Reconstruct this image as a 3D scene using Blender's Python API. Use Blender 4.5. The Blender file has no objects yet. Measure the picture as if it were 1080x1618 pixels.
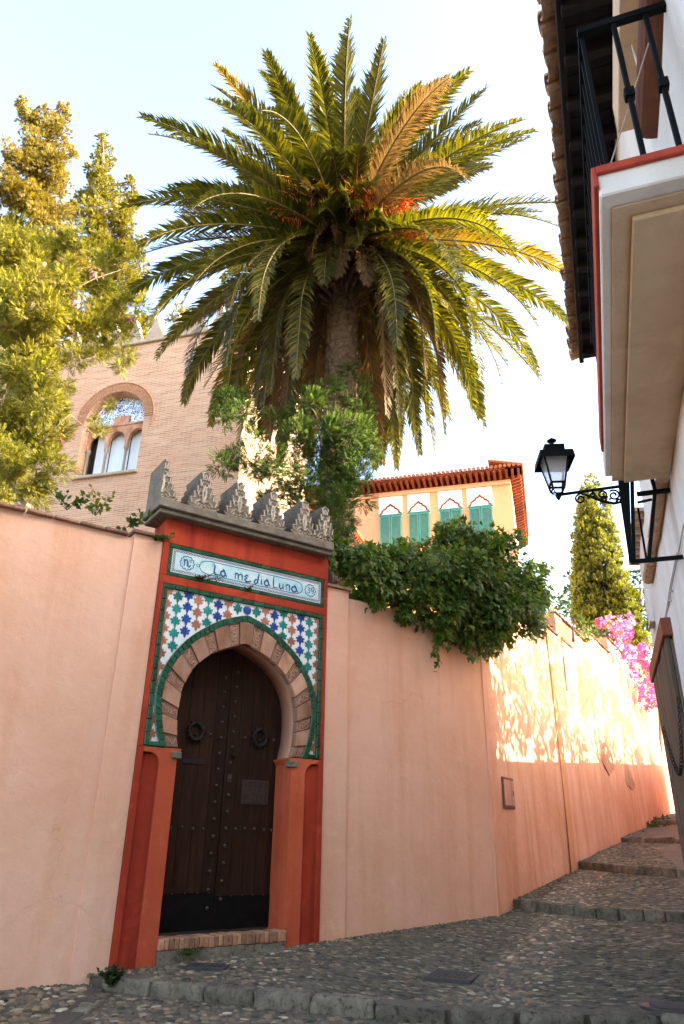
import bpy, bmesh, math, random
import numpy as np
from mathutils import Vector, Matrix

random.seed(7); RNG = np.random.default_rng(7)
S = bpy.context.scene
COL = S.collection
R = math.radians
# ------------------------------------------------------------------ camera
FPX, PW, PH = 1120.0, 1080.0, 1618.0
_d = (580.0 - PW/2, -1650.0 - PH/2)
ROLL = math.atan2(_d[0], -_d[1]); PITCH = math.atan(FPX/math.hypot(*_d))
FW = Vector((0, math.cos(PITCH), math.sin(PITCH))); _r0 = Vector((1, 0, 0)); _u0 = _r0.cross(FW)
UP = math.cos(ROLL)*_u0 - math.sin(ROLL)*_r0
RT = FW.cross(UP)
cd = bpy.data.cameras.new('camera'); cam = bpy.data.objects.new('camera', cd); COL.objects.link(cam)
cam.matrix_world = Matrix(((RT.x, UP.x, -FW.x, 0), (RT.y, UP.y, -FW.y, 0), (RT.z, UP.z, -FW.z, 0), (0, 0, 0, 1)))
cd.sensor_fit = 'VERTICAL'; cd.sensor_height = 36; cd.lens = 36*FPX/PH
cd.clip_start = 0.05; cd.clip_end = 3000
S.camera = cam
# ------------------------------------------------------------------ light
SUN_AZ, SUN_EL = 104.0, 22.0          # clockwise from +Y (the view direction)
w = bpy.data.worlds.new('World'); S.world = w; w.use_nodes = True
nt = w.node_tree; bg = nt.nodes['Background']; sk = nt.nodes.new('ShaderNodeTexSky')
sk.sky_type = 'NISHITA'; sk.sun_disc = False; sk.sun_elevation = R(SUN_EL); sk.sun_rotation = R(SUN_AZ)
sk.altitude = 700; sk.air_density = 1.0; sk.dust_density = 5.0; sk.ozone_density = 0.6
hz_ = nt.nodes.new('ShaderNodeHueSaturation'); hz_.inputs['Saturation'].default_value = 0.97      # thin bright haze
nt.links.new(sk.outputs[0], hz_.inputs['Color']); nt.links.new(hz_.outputs[0], bg.inputs[0]); bg.inputs[1].default_value = 0.15
sd = bpy.data.lights.new('sun', 'SUN'); sd.energy = 3.7; sd.angle = R(0.5); sd.color = (1.0, 0.88, 0.70)
sun = bpy.data.objects.new('sun', sd); COL.objects.link(sun)
sun.rotation_euler = (R(90-SUN_EL), 0, R(180-SUN_AZ)); sun.location = (30, -8, 20)
S.view_settings.view_transform = 'Standard'; S.view_settings.look = 'None'
S.view_settings.exposure = 3.06; S.view_settings.gamma = 1.0; S.view_settings.use_curve_mapping = False
S.render.engine = 'CYCLES'; S.cycles.max_bounces = 8; S.cycles.diffuse_bounces = 5; S.cycles.transparent_max_bounces = 8
S.cycles.use_denoising = True
S.cycles.sample_clamp_indirect = 6.0

# ------------------------------------------------------------------ helpers
def ray(x, y):
    v = (x-PW/2)*RT - (y-PH/2)*UP + FPX*FW
    return v.normalized()
def at(x, y, d):
    """world point seen at photograph pixel x, y at horizontal distance d"""
    r = ray(x, y); return r*(d/math.hypot(r.x, r.y))
def to_px(P):
    z = np.maximum(P @ np.array(FW), 1e-3)
    return PW/2 + FPX*(P @ np.array(RT))/z, PH/2 - FPX*(P @ np.array(UP))/z, P @ np.array(FW)

class Frame:
    def __init__(s, ox, oy, rz): s.o = Vector((ox, oy, 0)); s.rz = rz; s.m = Matrix.Rotation(rz, 3, 'Z')
    def w(s, p): return s.o + s.m @ Vector(p)
    def l(s, P): return s.m.inverted() @ (Vector(P) - s.o)
WORLD = Frame(0, 0, 0)
_a = R(56); D1 = Vector((math.sin(_a), math.cos(_a), 0)); N1 = Vector((math.cos(_a), -math.sin(_a), 0))
_o = 4.23*D1 - 8.544*N1
GATE = Frame(_o.x, _o.y, R(34))              # x along the wall, y into the wall
HOUSE = Frame(0, 0, R(-19.46))               # x = to the right of the street, y = along the street
_c0 = Vector((2.405, 11.995, 0))
WALL2 = Frame(_c0.x, _c0.y, R(90-30.5))      # x along the wall, y into the garden
_t = R(-74.3); _dt = Vector((math.sin(_t), math.cos(_t), 0)); _ntv = Vector((math.cos(_t), -math.sin(_t), 0))
TOWER = Frame(17*_ntv.x, 17*_ntv.y, R(15.7-31.4))
ORANGE = Frame(30*_ntv.x, 30*_ntv.y, R(-15.7))

class MB:
    """collects verts and faces; .build links them as one mesh"""
    def __init__(s): s.v = []; s.f = []; s.mi = []
    def add(s, vs, fs, mi=0):
        n = len(s.v); s.v += [tuple(p) for p in vs]; s.f += [tuple(i+n for i in f) for f in fs]; s.mi += [mi]*len(fs); return s
    def box(s, x0, x1, y0, y1, z0, z1, mi=0):
        return s.add([(x0,y0,z0),(x1,y0,z0),(x1,y1,z0),(x0,y1,z0),(x0,y0,z1),(x1,y0,z1),(x1,y1,z1),(x0,y1,z1)],
              [(0,3,2,1),(4,5,6,7),(0,1,5,4),(1,2,6,5),(2,3,7,6),(3,0,4,7)], mi)
    def prism(s, pts, y0, y1, mi=0, ax='y'):
        """2-D outline (x,z) extruded in y (or as given by ax: 'x' outline (y,z), 'z' outline (x,y))"""
        n = len(pts)
        def P(p, t): return (p[0], t, p[1]) if ax == 'y' else ((t, p[0], p[1]) if ax == 'x' else (p[0], p[1], t))
        vs = [P(p, y0) for p in pts] + [P(p, y1) for p in pts]
        fs = [tuple(range(n)), tuple(range(2*n-1, n-1, -1))] + [(i, i+n, (i+1) % n+n, (i+1) % n) for i in range(n)]
        return s.add(vs, fs, mi)
    def tube(s, path, r, n=6, mi=0, cap=True):
        path = [Vector(p) for p in path]; m = len(path); rr = r if isinstance(r, (list, tuple)) else [r]*m
        vs = []; up = Vector((0.31, 0.17, 0.93))
        for i, p in enumerate(path):
            t = (path[min(i+1, m-1)] - path[max(i-1, 0)]).normalized()
            a = t.cross(up)
            if a.length < 1e-3: a = t.cross(Vector((1, 0, 0)))
            a.normalize(); b = t.cross(a)
            for k in range(n):
                q = 2*math.pi*k/n; vs.append(p + rr[i]*(math.cos(q)*a + math.sin(q)*b))
        fs = [(i*n+k, i*n+(k+1) % n, (i+1)*n+(k+1) % n, (i+1)*n+k) for i in range(m-1) for k in range(n)]
        if cap: fs += [tuple(range(n-1, -1, -1)), tuple(range((m-1)*n, m*n))]
        return s.add(vs, fs, mi)
    def bar(s, a, b, w=0.03, h=None, mi=0):
        """a straight square bar from a to b"""
        h = h or w; a, b = Vector(a), Vector(b); t = (b-a).normalized(); u = t.cross(Vector((0, 0, 1)))
        if u.length < 1e-3: u = Vector((1, 0, 0))
        u.normalize(); v = t.cross(u)
        vs = [p + sx*w/2*u + sy*h/2*v for p in (a, b) for sx, sy in ((-1,-1),(1,-1),(1,1),(-1,1))]
        return s.add(vs, [(0,1,2,3),(7,6,5,4),(0,4,5,1),(1,5,6,2),(2,6,7,3),(3,7,4,0)], mi)
    def lathe(s, prof, c=(0,0,0), n=16, mi=0):
        vs = [(c[0]+r*math.cos(2*math.pi*k/n), c[1]+r*math.sin(2*math.pi*k/n), c[2]+z) for r, z in prof for k in range(n)]
        fs = [(i*n+k, i*n+(k+1) % n, (i+1)*n+(k+1) % n, (i+1)*n+k) for i in range(len(prof)-1) for k in range(n)]
        fs += [tuple(range(n-1, -1, -1)), tuple(range((len(prof)-1)*n, len(prof)*n))]
        return s.add(vs, fs, mi)
    def mesh(s, name, base=(0,0,0), bevel=0, smooth=False, jitter=0):
        me = bpy.data.meshes.new(name); b = base
        jit = (lambda: random.uniform(-jitter, jitter)) if jitter else (lambda: 0)
        me.from_pydata([(p[0]-b[0]+jit(), p[1]-b[1]+jit(), p[2]-b[2]+jit()) for p in s.v], [], s.f)
        me.polygons.foreach_set('material_index', s.mi)
        bm = bmesh.new(); bm.from_mesh(me)
        bmesh.ops.recalc_face_normals(bm, faces=bm.faces)
        if bevel:
            es = [e for e in bm.edges if len(e.link_faces) == 2 and e.calc_face_angle(0) > 0.5]
            bmesh.ops.bevel(bm, geom=es, offset=bevel, segments=1, affect='EDGES', clamp_overlap=True)
        bm.to_mesh(me); bm.free()
        if smooth: me.shade_smooth()
        me.update(); return me

def link(name, me, mats, parent=None, loc=None, rot=None):
    o = bpy.data.objects.new(name, me); COL.objects.link(o)
    if me is not None and not me.materials:
        for m in (mats if isinstance(mats, (list, tuple)) else [mats]): me.materials.append(m)
    if parent is not None: o.parent = parent
    if loc is not None: o.location = loc
    if rot is not None: o.rotation_euler = rot
    return o
def tag(o, label=None, cat=None, group=None, kind=None):
    if label: o['label'] = label
    if cat: o['category'] = cat
    if group: o['group'] = group
    if kind: o['kind'] = kind
    return o
BASE = {}
def thing(name, label, cat, fr=WORLD, base=(0,0,0), group=None):
    o = bpy.data.objects.new(name, None); COL.objects.link(o); o.empty_display_size = 0.2
    o.location = fr.w(base); o.rotation_euler = (0, 0, fr.rz); BASE[o.name] = base
    return tag(o, label, cat, group)
def root_of(o):
    while o.parent is not None: o = o.parent
    return o
def part(name, mb, mat, parent, bevel=0, smooth=False, label=None, kind=None, jitter=0):
    """a part whose coordinates are given in its thing's frame"""
    o = link(name, mb.mesh(name, BASE[root_of(parent).name], bevel, smooth, jitter), mat, parent)
    return tag(o, label, None, None, kind)
def solo(name, mb, mat, label, cat, fr=WORLD, base=(0,0,0), group=None, kind=None, bevel=0, smooth=False):
    o = link(name, mb.mesh(name, base, bevel, smooth), mat, None, fr.w(base), (0, 0, fr.rz))
    BASE[o.name] = base
    return tag(o, label, cat, group, kind)
def rawmesh(name, V, F):
    """numpy verts (n,3) and faces (m,k)"""
    me = bpy.data.meshes.new(name); V = np.asarray(V, np.float32); F = np.asarray(F, np.int32); k = F.shape[1]
    me.vertices.add(len(V)); me.vertices.foreach_set('co', V.ravel())
    me.loops.add(F.size); me.loops.foreach_set('vertex_index', F.ravel())
    me.polygons.add(len(F)); me.polygons.foreach_set('loop_start', np.arange(0, F.size, k, dtype=np.int32))
    me.update(calc_edges=True); me.validate(); return me

# ------------------------------------------------------------------ materials
def nodes(name):
    m = bpy.data.materials.new(name); m.use_nodes = True; t = m.node_tree
    return m, t, t.nodes['Principled BSDF']
def N(t, kind, **kw):
    n = t.nodes.new(kind)
    for k, v in kw.items():
        if k in n.inputs: n.inputs[k].default_value = v
        else: setattr(n, k, v)
    return n
def ramp(t, fac, stops):
    r = t.nodes.new('ShaderNodeValToRGB'); e = r.color_ramp.elements
    while len(e) < len(stops): e.new(0.5)
    for i, (p, c) in enumerate(stops): e[i].position = p; e[i].color = (*c, 1) if len(c) == 3 else c
    t.links.new(fac, r.inputs[0]); return r.outputs[0]
def mixc(t, fac, a, b, mode='MIX'):
    m = t.nodes.new('ShaderNodeMix'); m.data_type = 'RGBA'; m.blend_type = mode
    for i, v in ((0, fac), (6, a), (7, b)):
        if isinstance(v, bpy.types.NodeSocket): t.links.new(v, m.inputs[i])
        elif i == 0: m.inputs[0].default_value = v
        else: m.inputs[i].default_value = (*v, 1)
    return m.outputs[2]
def coords(t, kind='pos', scale=(1,1,1)):
    if kind == 'pos': s = t.nodes.new('ShaderNodeNewGeometry').outputs['Position']
    else: s = t.nodes.new('ShaderNodeTexCoord').outputs['Object']
    mp = t.nodes.new('ShaderNodeMapping'); mp.inputs['Scale'].default_value = scale; t.links.new(s, mp.inputs[0]); return mp.outputs[0]
def noise(t, co, scale, detail=4, rough=0.55, dist=0):
    n = N(t, 'ShaderNodeTexNoise', Scale=scale, Detail=detail, Roughness=rough, Distortion=dist); t.links.new(co, n.inputs['Vector']); return n.outputs['Fac']
def bump(t, b, h, strength, dist=0.01, prev=None):
    n = N(t, 'ShaderNodeBump', Strength=strength, Distance=dist); t.links.new(h, n.inputs['Height'])
    if prev is not None: t.links.new(prev, n.inputs['Normal'])
    t.links.new(n.outputs[0], b.inputs['Normal']); return n.outputs[0]
def surf(name, c1, c2, scale=3, rough=0.85, bs=0.3, bscale=25, bdist=0.01, c3=None, c3amt=0.5, stretch=(1,1,1), co='pos', rnd=0.0, spec=0.3, island=False):
    """two-tone noise colour, an optional third stain colour, fine relief, optional variation per piece"""
    m, t, b = nodes(name); cv = coords(t, co, stretch)
    c = ramp(t, noise(t, cv, scale, 5, 0.6), [(0.32, c1), (0.68, c2)])
    if c3:
        f = ramp(t, noise(t, cv, scale*2.7, 6, 0.65, 0.4), [(0.52, (0,0,0)), (0.72, (c3amt,)*3)]); c = mixc(t, f, c, c3)
    if rnd:
        src = t.nodes.new('ShaderNodeNewGeometry').outputs['Random Per Island'] if island else t.nodes.new('ShaderNodeObjectInfo').outputs['Random']
        h = N(t, 'ShaderNodeMapRange'); h.inputs[3].default_value = 1-rnd; h.inputs[4].default_value = 1+rnd
        t.links.new(src, h.inputs[0])
        hs = N(t, 'ShaderNodeHueSaturation'); t.links.new(c, hs.inputs['Color']); t.links.new(h.outputs[0], hs.inputs['Value']); c = hs.outputs[0]
    t.links.new(c, b.inputs['Base Color']); b.inputs['Roughness'].default_value = rough; b.inputs['Specular IOR Level'].default_value = spec
    if bs:
        p = bump(t, b, noise(t, cv, bscale, 6, 0.6), bs, bdist)
    return m
def plaster(name, c1, c2, stain, crack=True, amt=0.5, relief=0.35):
    """limewashed render: broad mottling, run-down streaks, patches of wear, trowel relief and hair cracks"""
    m, t, b = nodes(name); cv = coords(t)
    c = ramp(t, noise(t, cv, 0.9, 6, 0.62), [(0.3, c1), (0.7, c2)])
    st = coords(t, 'pos', (2.6, 2.6, 0.22))
    f = ramp(t, noise(t, st, 1.3, 6, 0.6, 0.3), [(0.47, (0,0,0)), (0.72, (amt,)*3)]); c = mixc(t, f, c, stain)
    f = ramp(t, noise(t, cv, 0.35, 4, 0.6, 0.8), [(0.45, (0,0,0)), (0.6, (amt*0.8,)*3)]); c = mixc(t, f, c, tuple(0.5*a+0.5*b_ for a, b_ in zip(c2, stain)))
    f = ramp(t, noise(t, cv, 3.1, 8, 0.7, 0.6), [(0.56, (0,0,0)), (0.74, (amt*0.9,)*3)]); c = mixc(t, f, c, tuple(min(1, v*1.08) for v in c1))
    f = ramp(t, noise(t, cv, 22, 6, 0.75), [(0.62, (0,0,0)), (0.78, (amt*0.55,)*3)]); c = mixc(t, f, c, tuple(v*0.62 for v in stain))
    if crack:
        vo = N(t, 'ShaderNodeTexVoronoi', feature='DISTANCE_TO_EDGE', Scale=0.55); 
        wn = N(t, 'ShaderNodeTexNoise', Scale=3.5, Detail=5); t.links.new(cv, wn.inputs['Vector'])
        va = t.nodes.new('ShaderNodeVectorMath'); va.operation = 'MULTIPLY_ADD'; va.inputs[1].default_value = (0.5,)*3
        t.links.new(wn.outputs['Color'], va.inputs[0]); t.links.new(cv, va.inputs[2]); t.links.new(va.outputs[0], vo.inputs['Vector'])
        f = ramp(t, vo.outputs['Distance'], [(0.0, (0.30,)*3), (0.004, (0,0,0))])
        g = ramp(t, noise(t, cv, 0.8, 3), [(0.5, (0,0,0)), (0.62, (1,1,1))])
        c = mixc(t, mixc(t, 1.0, f, g, 'MULTIPLY'), c, tuple(v*0.45 for v in stain))
    t.links.new(c, b.inputs['Base Color']); b.inputs['Roughness'].default_value = 0.92; b.inputs['Specular IOR Level'].default_value = 0.2
    p = bump(t, b, noise(t, cv, 5, 5, 0.55), relief, 0.03)
    bump(t, b, noise(t, cv, 60, 6, 0.65), relief, 0.006, p)
    return m
def leafmat(name, stops, trans=0.35, rough=0.55, spec=0.35):
    """leaf: colour picked per leaf, part of the light passes through"""
    m, t, b = nodes(name)
    g = t.nodes.new('ShaderNodeNewGeometry')
    n2 = noise(t, g.outputs['Position'], 1.1, 3)
    ad = N(t, 'ShaderNodeMath', operation='MULTIPLY_ADD'); t.links.new(n2, ad.inputs[0]); ad.inputs[1].default_value = 0.9; 
    sb = N(t, 'ShaderNodeMath', operation='MULTIPLY_ADD'); t.links.new(g.outputs['Random Per Island'], sb.inputs[0]); sb.inputs[1].default_value = 0.7; sb.inputs[2].default_value = -0.3
    t.links.new(sb.outputs[0], ad.inputs[2])
    c = ramp(t, ad.outputs[0], stops)
    t.links.new(c, b.inputs['Base Color']); b.inputs['Roughness'].default_value = rough; b.inputs['Specular IOR Level'].default_value = spec
    tr = t.nodes.new('ShaderNodeBsdfTranslucent'); 
    hs = N(t, 'ShaderNodeHueSaturation', Saturation=1.15, Value=1.6); t.links.new(c, hs.inputs['Color']); t.links.new(hs.outputs[0], tr.inputs[0])
    mx = t.nodes.new('ShaderNodeMixShader'); mx.inputs[0].default_value = trans
    t.links.new(b.outputs[0], mx.inputs[1]); t.links.new(tr.outputs[0], mx.inputs[2])
    t.links.new(mx.outputs[0], t.nodes['Material Output'].inputs[0]); return m
def plain(name, c, rough=0.5, metal=0.0, spec=0.5, bs=0.0, bscale=40, rnd=0.0):
    return surf(name, tuple(v*0.88 for v in c), tuple(min(1, v*1.12) for v in c), 6, rough, bs, bscale, 0.005, spec=spec, rnd=rnd) if not metal else _metal(name, c, rough, metal)
def _metal(name, c, rough, metal):
    m = surf(name, tuple(v*0.8 for v in c), tuple(v*1.2 for v in c), 8, rough, 0.2, 60, 0.002); m.node_tree.nodes['Principled BSDF'].inputs['Metallic'].default_value = metal; return m

M = {}
M['pink'] = plaster('pink_plaster', (0.80, 0.465, 0.305), (0.74, 0.395, 0.240), (0.64, 0.29, 0.14), amt=0.48, relief=0.5)
M['pink2'] = plaster('orange_pink_plaster', (0.77, 0.44, 0.29), (0.70, 0.35, 0.205), (0.54, 0.22, 0.09), amt=0.7, relief=0.5)
M['drain'] = plaster('stained_ochre_plaster', (0.70, 0.36, 0.18), (0.66, 0.31, 0.14), (0.55, 0.2, 0.07), False)
M['red'] = plaster('red_plaster', (0.47, 0.060, 0.022), (0.38, 0.042, 0.014), (0.20, 0.018, 0.010), False, 0.95, 0.7)
M['orangered'] = plaster('orange_red_plaster', (0.56, 0.12, 0.045), (0.50, 0.09, 0.032), (0.34, 0.045, 0.018), False, 0.85, 0.6)
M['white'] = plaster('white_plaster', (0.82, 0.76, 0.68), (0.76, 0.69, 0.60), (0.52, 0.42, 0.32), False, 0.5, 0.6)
M['creamshade'] = plaster('shade_tinted_cream_plaster', (0.72, 0.53, 0.35), (0.68, 0.49, 0.31), (0.44, 0.29, 0.17), False, 0.8, 0.8)  # tan of the shaded balcony underside put into the plaster colour
M['orangewall'] = plaster('apricot_plaster', (0.70, 0.36, 0.185), (0.66, 0.33, 0.165), (0.56, 0.25, 0.12), False, 0.3, 0.2)
M['yellowwall'] = plaster('yellow_plaster', (0.80, 0.56, 0.14), (0.76, 0.50, 0.12), (0.6, 0.36, 0.1), False, 0.3, 0.2)
M['stone'] = surf('carved_stone', (0.125, 0.098, 0.066), (0.22, 0.175, 0.12), 5, 0.9, 0.7, 45, 0.012, (0.07, 0.065, 0.05), 0.8)  # darkened to paint the shade on merlon sides and in carved recesses
M['stonelight'] = surf('carved_stone_face', (0.40, 0.32, 0.22), (0.54, 0.44, 0.31), 6, 0.9, 0.5, 60, 0.006, (0.2, 0.16, 0.11), 0.6)  # paler copy of the stone, sets raised carving off its painted dark recesses
M['towerstone'] = surf('battlement_stone', (0.27, 0.22, 0.16), (0.38, 0.31, 0.23), 2, 0.9, 0.5, 20, 0.02, (0.13, 0.11, 0.09), 0.7)
M['kerb'] = surf('kerb_stone', (0.115, 0.094, 0.064), (0.235, 0.195, 0.135), 7, 0.92, 1.0, 45, 0.02, (0.03, 0.025, 0.018), 0.95, rnd=0.25, spec=0.12)
M['mortar'] = surf('cobble_mortar', (0.074, 0.061, 0.042), (0.135, 0.109, 0.075), 2.2, 0.95, 0.8, 30, 0.02, (0.15, 0.10, 0.06), 0.5)
def cobblemat(name, stops, island):
    m, t, b = nodes(name)
    s = t.nodes.new('ShaderNodeNewGeometry').outputs['Random Per Island'] if island else t.nodes.new('ShaderNodeObjectInfo').outputs['Random']
    c = ramp(t, s, stops); cv = coords(t)
    n = ramp(t, noise(t, cv, 30, 5, 0.7), [(0.3, (0.6,)*3), (0.7, (1.15,)*3)])
    c = mixc(t, 1.0, c, n, 'MULTIPLY'); t.links.new(c, b.inputs['Base Color'])
    b.inputs['Roughness'].default_value = 0.8; b.inputs['Specular IOR Level'].default_value = 0.2; bump(t, b, noise(t, cv, 70, 4), 0.4, 0.004); return m
_cs = [(0.0, (0.052, 0.048, 0.030)), (0.35, (0.108, 0.092, 0.059)), (0.6, (0.155, 0.124, 0.074)), (0.85, (0.204, 0.138, 0.074)), (0.97, (0.334, 0.265, 0.167))]
_cl = [(0.0, (0.103, 0.087, 0.058)), (0.4, (0.174, 0.142, 0.088)), (0.7, (0.245, 0.185, 0.111)), (0.88, (0.308, 0.179, 0.098)), (1.0, (0.573, 0.475, 0.317))]
M['cob'] = cobblemat('river_cobble', _cs, False); M['cobs'] = cobblemat('river_cobbles', _cs, True)
M['pale'] = cobblemat('pale_cobble', _cl, False); M['pales'] = cobblemat('pale_cobbles', _cl, True)
M['wood'] = surf('dark_door_wood', (0.020, 0.0076, 0.003), (0.041, 0.0165, 0.007), 4, 0.6, 0.5, 30, 0.004, (0.012, 0.006, 0.003), 0.8, stretch=(6, 6, 0.35), rnd=0.22, spec=0.12)
M['iron'] = surf('black_iron', (0.014, 0.010, 0.008), (0.03, 0.022, 0.016), 9, 0.5, 0.4, 60, 0.003, (0.06, 0.03, 0.015), 0.4, spec=0.15)
M['kick'] = surf('black_sheet_iron', (0.0035, 0.003, 0.0028), (0.008, 0.0065, 0.0055), 9, 0.6, 0.2, 30, 0.003, spec=0.1)
M['stud'] = surf('iron_stud', (0.042, 0.028, 0.018), (0.075, 0.05, 0.033), 20, 0.4, 0.3, 90, 0.002)
M['patch'] = plaster('patched_plaster', (0.62, 0.33, 0.20), (0.50, 0.25, 0.14), (0.34, 0.16, 0.08), False, 0.9, 0.9)
M['newpatch'] = plaster('fresh_pink_patch', (0.75, 0.46, 0.33), (0.70, 0.40, 0.27), (0.60, 0.30, 0.17), False, 0.5, 0.5)
M['green'] = surf('green_glazed_tile', (0.008, 0.055, 0.022), (0.018, 0.10, 0.042), 8, 0.18, 0.2, 20, 0.004, (0.02, 0.03, 0.02), 0.5, rnd=0.3)
M['grout'] = surf('pale_grout', (0.42, 0.36, 0.26), (0.52, 0.46, 0.34), 20, 0.9, 0.4, 60, 0.003)
M['tilewhite'] = surf('white_glazed_tile', (0.74, 0.71, 0.64), (0.82, 0.79, 0.72), 9, 0.22, 0.15, 18, 0.004, (0.55, 0.48, 0.38), 0.35)
M['teal'] = surf('teal_glazed_tile', (0.008, 0.16, 0.12), (0.02, 0.25, 0.19), 9, 0.2, 0.1, 20, 0.003, rnd=0.25)
M['blue'] = surf('blue_glazed_tile', (0.008, 0.035, 0.17), (0.02, 0.075, 0.29), 9, 0.2, 0.1, 20, 0.003, rnd=0.25)
M['brown'] = surf('brown_glazed_tile', (0.30, 0.105, 0.05), (0.42, 0.17, 0.09), 9, 0.22, 0.1, 20, 0.003, rnd=0.25)
M['signbg'] = surf('aqua_glaze', (0.34, 0.60, 0.60), (0.66, 0.74, 0.66), 5, 0.12, 0.15, 9, 0.004, (0.10, 0.42, 0.38), 0.55)
M['ink'] = surf('cobalt_glaze', (0.015, 0.055, 0.16), (0.03, 0.10, 0.22), 12, 0.2, 0)
M['braid'] = surf('white_glaze', (0.66, 0.64, 0.56), (0.74, 0.72, 0.66), 12, 0.25, 0)
M['vplain'] = surf('voussoir_plaster', (0.24, 0.10, 0.048), (0.50, 0.275, 0.165), 4.5, 0.8, 0.6, 40, 0.008, (0.46, 0.18, 0.07), 0.9, stretch=(1, 1, 0.5), rnd=0.25)
M['vcarve'] = surf('carved_voussoir', (0.23, 0.12, 0.068), (0.37, 0.215, 0.135), 5, 0.85, 0.5, 50, 0.005, rnd=0.15)  # ground darkened to paint recess shade behind the carving
M['reveal'] = plaster('arch_reveal_plaster', (0.70, 0.38, 0.24), (0.64, 0.31, 0.18), (0.52, 0.22, 0.11), False, 0.5)
M['brick'] = surf('old_brick', (0.30, 0.13, 0.065), (0.44, 0.23, 0.12), 14, 0.9, 0.6, 60, 0.005, (0.14, 0.085, 0.05), 0.7, rnd=0.35)
M['coping'] = surf('coping_tile', (0.20, 0.10, 0.06), (0.33, 0.18, 0.11), 9, 0.9, 0.6, 50, 0.006, (0.08, 0.065, 0.045), 0.7, rnd=0.3)
M['roof'] = surf('clay_roof_tile', (0.36, 0.20, 0.11), (0.52, 0.34, 0.20), 9, 0.9, 0.6, 40, 0.008, (0.13, 0.085, 0.055), 0.8, rnd=0.25)
M['roofred'] = surf('red_roof_tile', (0.25, 0.075, 0.033), (0.36, 0.13, 0.06), 5, 0.9, 0.4, 30, 0.01, rnd=0.2)
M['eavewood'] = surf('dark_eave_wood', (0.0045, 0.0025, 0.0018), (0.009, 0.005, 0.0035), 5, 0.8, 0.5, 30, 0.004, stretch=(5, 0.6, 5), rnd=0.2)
M['redwood'] = surf('red_brown_timber', (0.13, 0.032, 0.014), (0.22, 0.055, 0.024), 4, 0.7, 0.4, 30, 0.004)
M['redtrim'] = surf('red_edge_paint', (0.34, 0.035, 0.012), (0.48, 0.06, 0.02), 5, 0.6, 0.3, 40, 0.003, (0.16, 0.03, 0.015), 0.6)
M['blind'] = surf('brown_slat_wood', (0.10, 0.030, 0.014), (0.17, 0.055, 0.026), 4, 0.6, 0.3, 40, 0.003, rnd=0.2)
M['gatewood'] = surf('weathered_gate_wood', (0.075, 0.052, 0.032), (0.15, 0.105, 0.065), 4, 0.8, 0.6, 30, 0.006, (0.03, 0.022, 0.015), 0.6, stretch=(6, 6, 0.5), rnd=0.2)
M['cable'] = plain('grey_cable', (0.5, 0.44, 0.36), 0.7)
M['wire'] = plain('wire', (0.42, 0.33, 0.25), 0.6)
M['lampblack'] = surf('lamp_black_paint', (0.0025, 0.003, 0.0028), (0.005, 0.0055, 0.005), 9, 0.55, 0.2, 60, 0.002, spec=0.08)
M['shutter'] = surf('teal_shutter_paint', (0.035, 0.19, 0.16), (0.05, 0.24, 0.20), 4, 0.55, 0.2, 30, 0.003)
M['curtain'] = surf('white_curtain', (0.62, 0.68, 0.70), (0.72, 0.77, 0.78), 3, 0.7, 0.3, 8, 0.02, stretch=(5, 5, 0.4))
M['dark'] = plain('dark_opening', (0.02, 0.022, 0.022), 0.3)
M['bark'] = surf('grey_bark', (0.10, 0.075, 0.05), (0.22, 0.17, 0.12), 4, 0.9, 0.9, 18, 0.03, stretch=(2, 2, 0.5))
M['palebark'] = surf('pale_bark', (0.24, 0.17, 0.11), (0.36, 0.27, 0.18), 4, 0.9, 0.8, 18, 0.02)
M['cover'] = surf('cast_iron_cover', (0.035, 0.032, 0.028), (0.06, 0.055, 0.048), 7, 0.6, 0.7, 60, 0.006, (0.09, 0.06, 0.04), 0.4)
M['earth'] = surf('garden_earth', (0.10, 0.075, 0.045), (0.18, 0.13, 0.08), 1.2, 0.95, 0.8, 9, 0.05)
M['conifer'] = leafmat('conifer_spray', [(0.1, (0.085, 0.068, 0.012)), (0.5, (0.17, 0.13, 0.020)), (0.9, (0.26, 0.19, 0.035))], 0.38)
M['conifer2'] = leafmat('yellow_green_conifer_spray', [(0.1, (0.075, 0.075, 0.010)), (0.5, (0.155, 0.135, 0.016)), (0.9, (0.24, 0.19, 0.026))], 0.38)
M['feather'] = leafmat('feathery_leaf', [(0.05, (0.075, 0.082, 0.012)), (0.45, (0.185, 0.178, 0.024)), (0.9, (0.32, 0.27, 0.055))], 0.52)
M['pods'] = leafmat('dry_seed_pod', [(0.1, (0.14, 0.065, 0.04)), (0.9, (0.30, 0.17, 0.12))], 0.3)
M['pods2'] = leafmat('dull_weed_leaf', [(0.1, (0.05, 0.05, 0.015)), (0.9, (0.12, 0.09, 0.03))], 0.3)
M['bush'] = leafmat('green_feathery_leaf', [(0.1, (0.030, 0.058, 0.014)), (0.5, (0.055, 0.095, 0.020)), (0.9, (0.12, 0.145, 0.028))], 0.42, 0.6, 0.2)
M['ivy'] = leafmat('ivy_leaf', [(0.05, (0.030, 0.066, 0.010)), (0.45, (0.072, 0.128, 0.017)), (0.8, (0.16, 0.19, 0.028)), (1.0, (0.27, 0.26, 0.11))], 0.35, 0.5, 0.25)
M['cypress'] = leafmat('cypress_spray', [(0.1, (0.045, 0.060, 0.009)), (0.5, (0.125, 0.132, 0.013)), (0.9, (0.22, 0.205, 0.022))], 0.4)
M['darkleaf'] = leafmat('dark_tree_leaf', [(0.1, (0.012, 0.028, 0.010)), (0.9, (0.035, 0.06, 0.016))], 0.25)
M['limeleaf'] = leafmat('lime_leaf', [(0.1, (0.08, 0.11, 0.012)), (0.9, (0.19, 0.19, 0.02))], 0.45)
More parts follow.
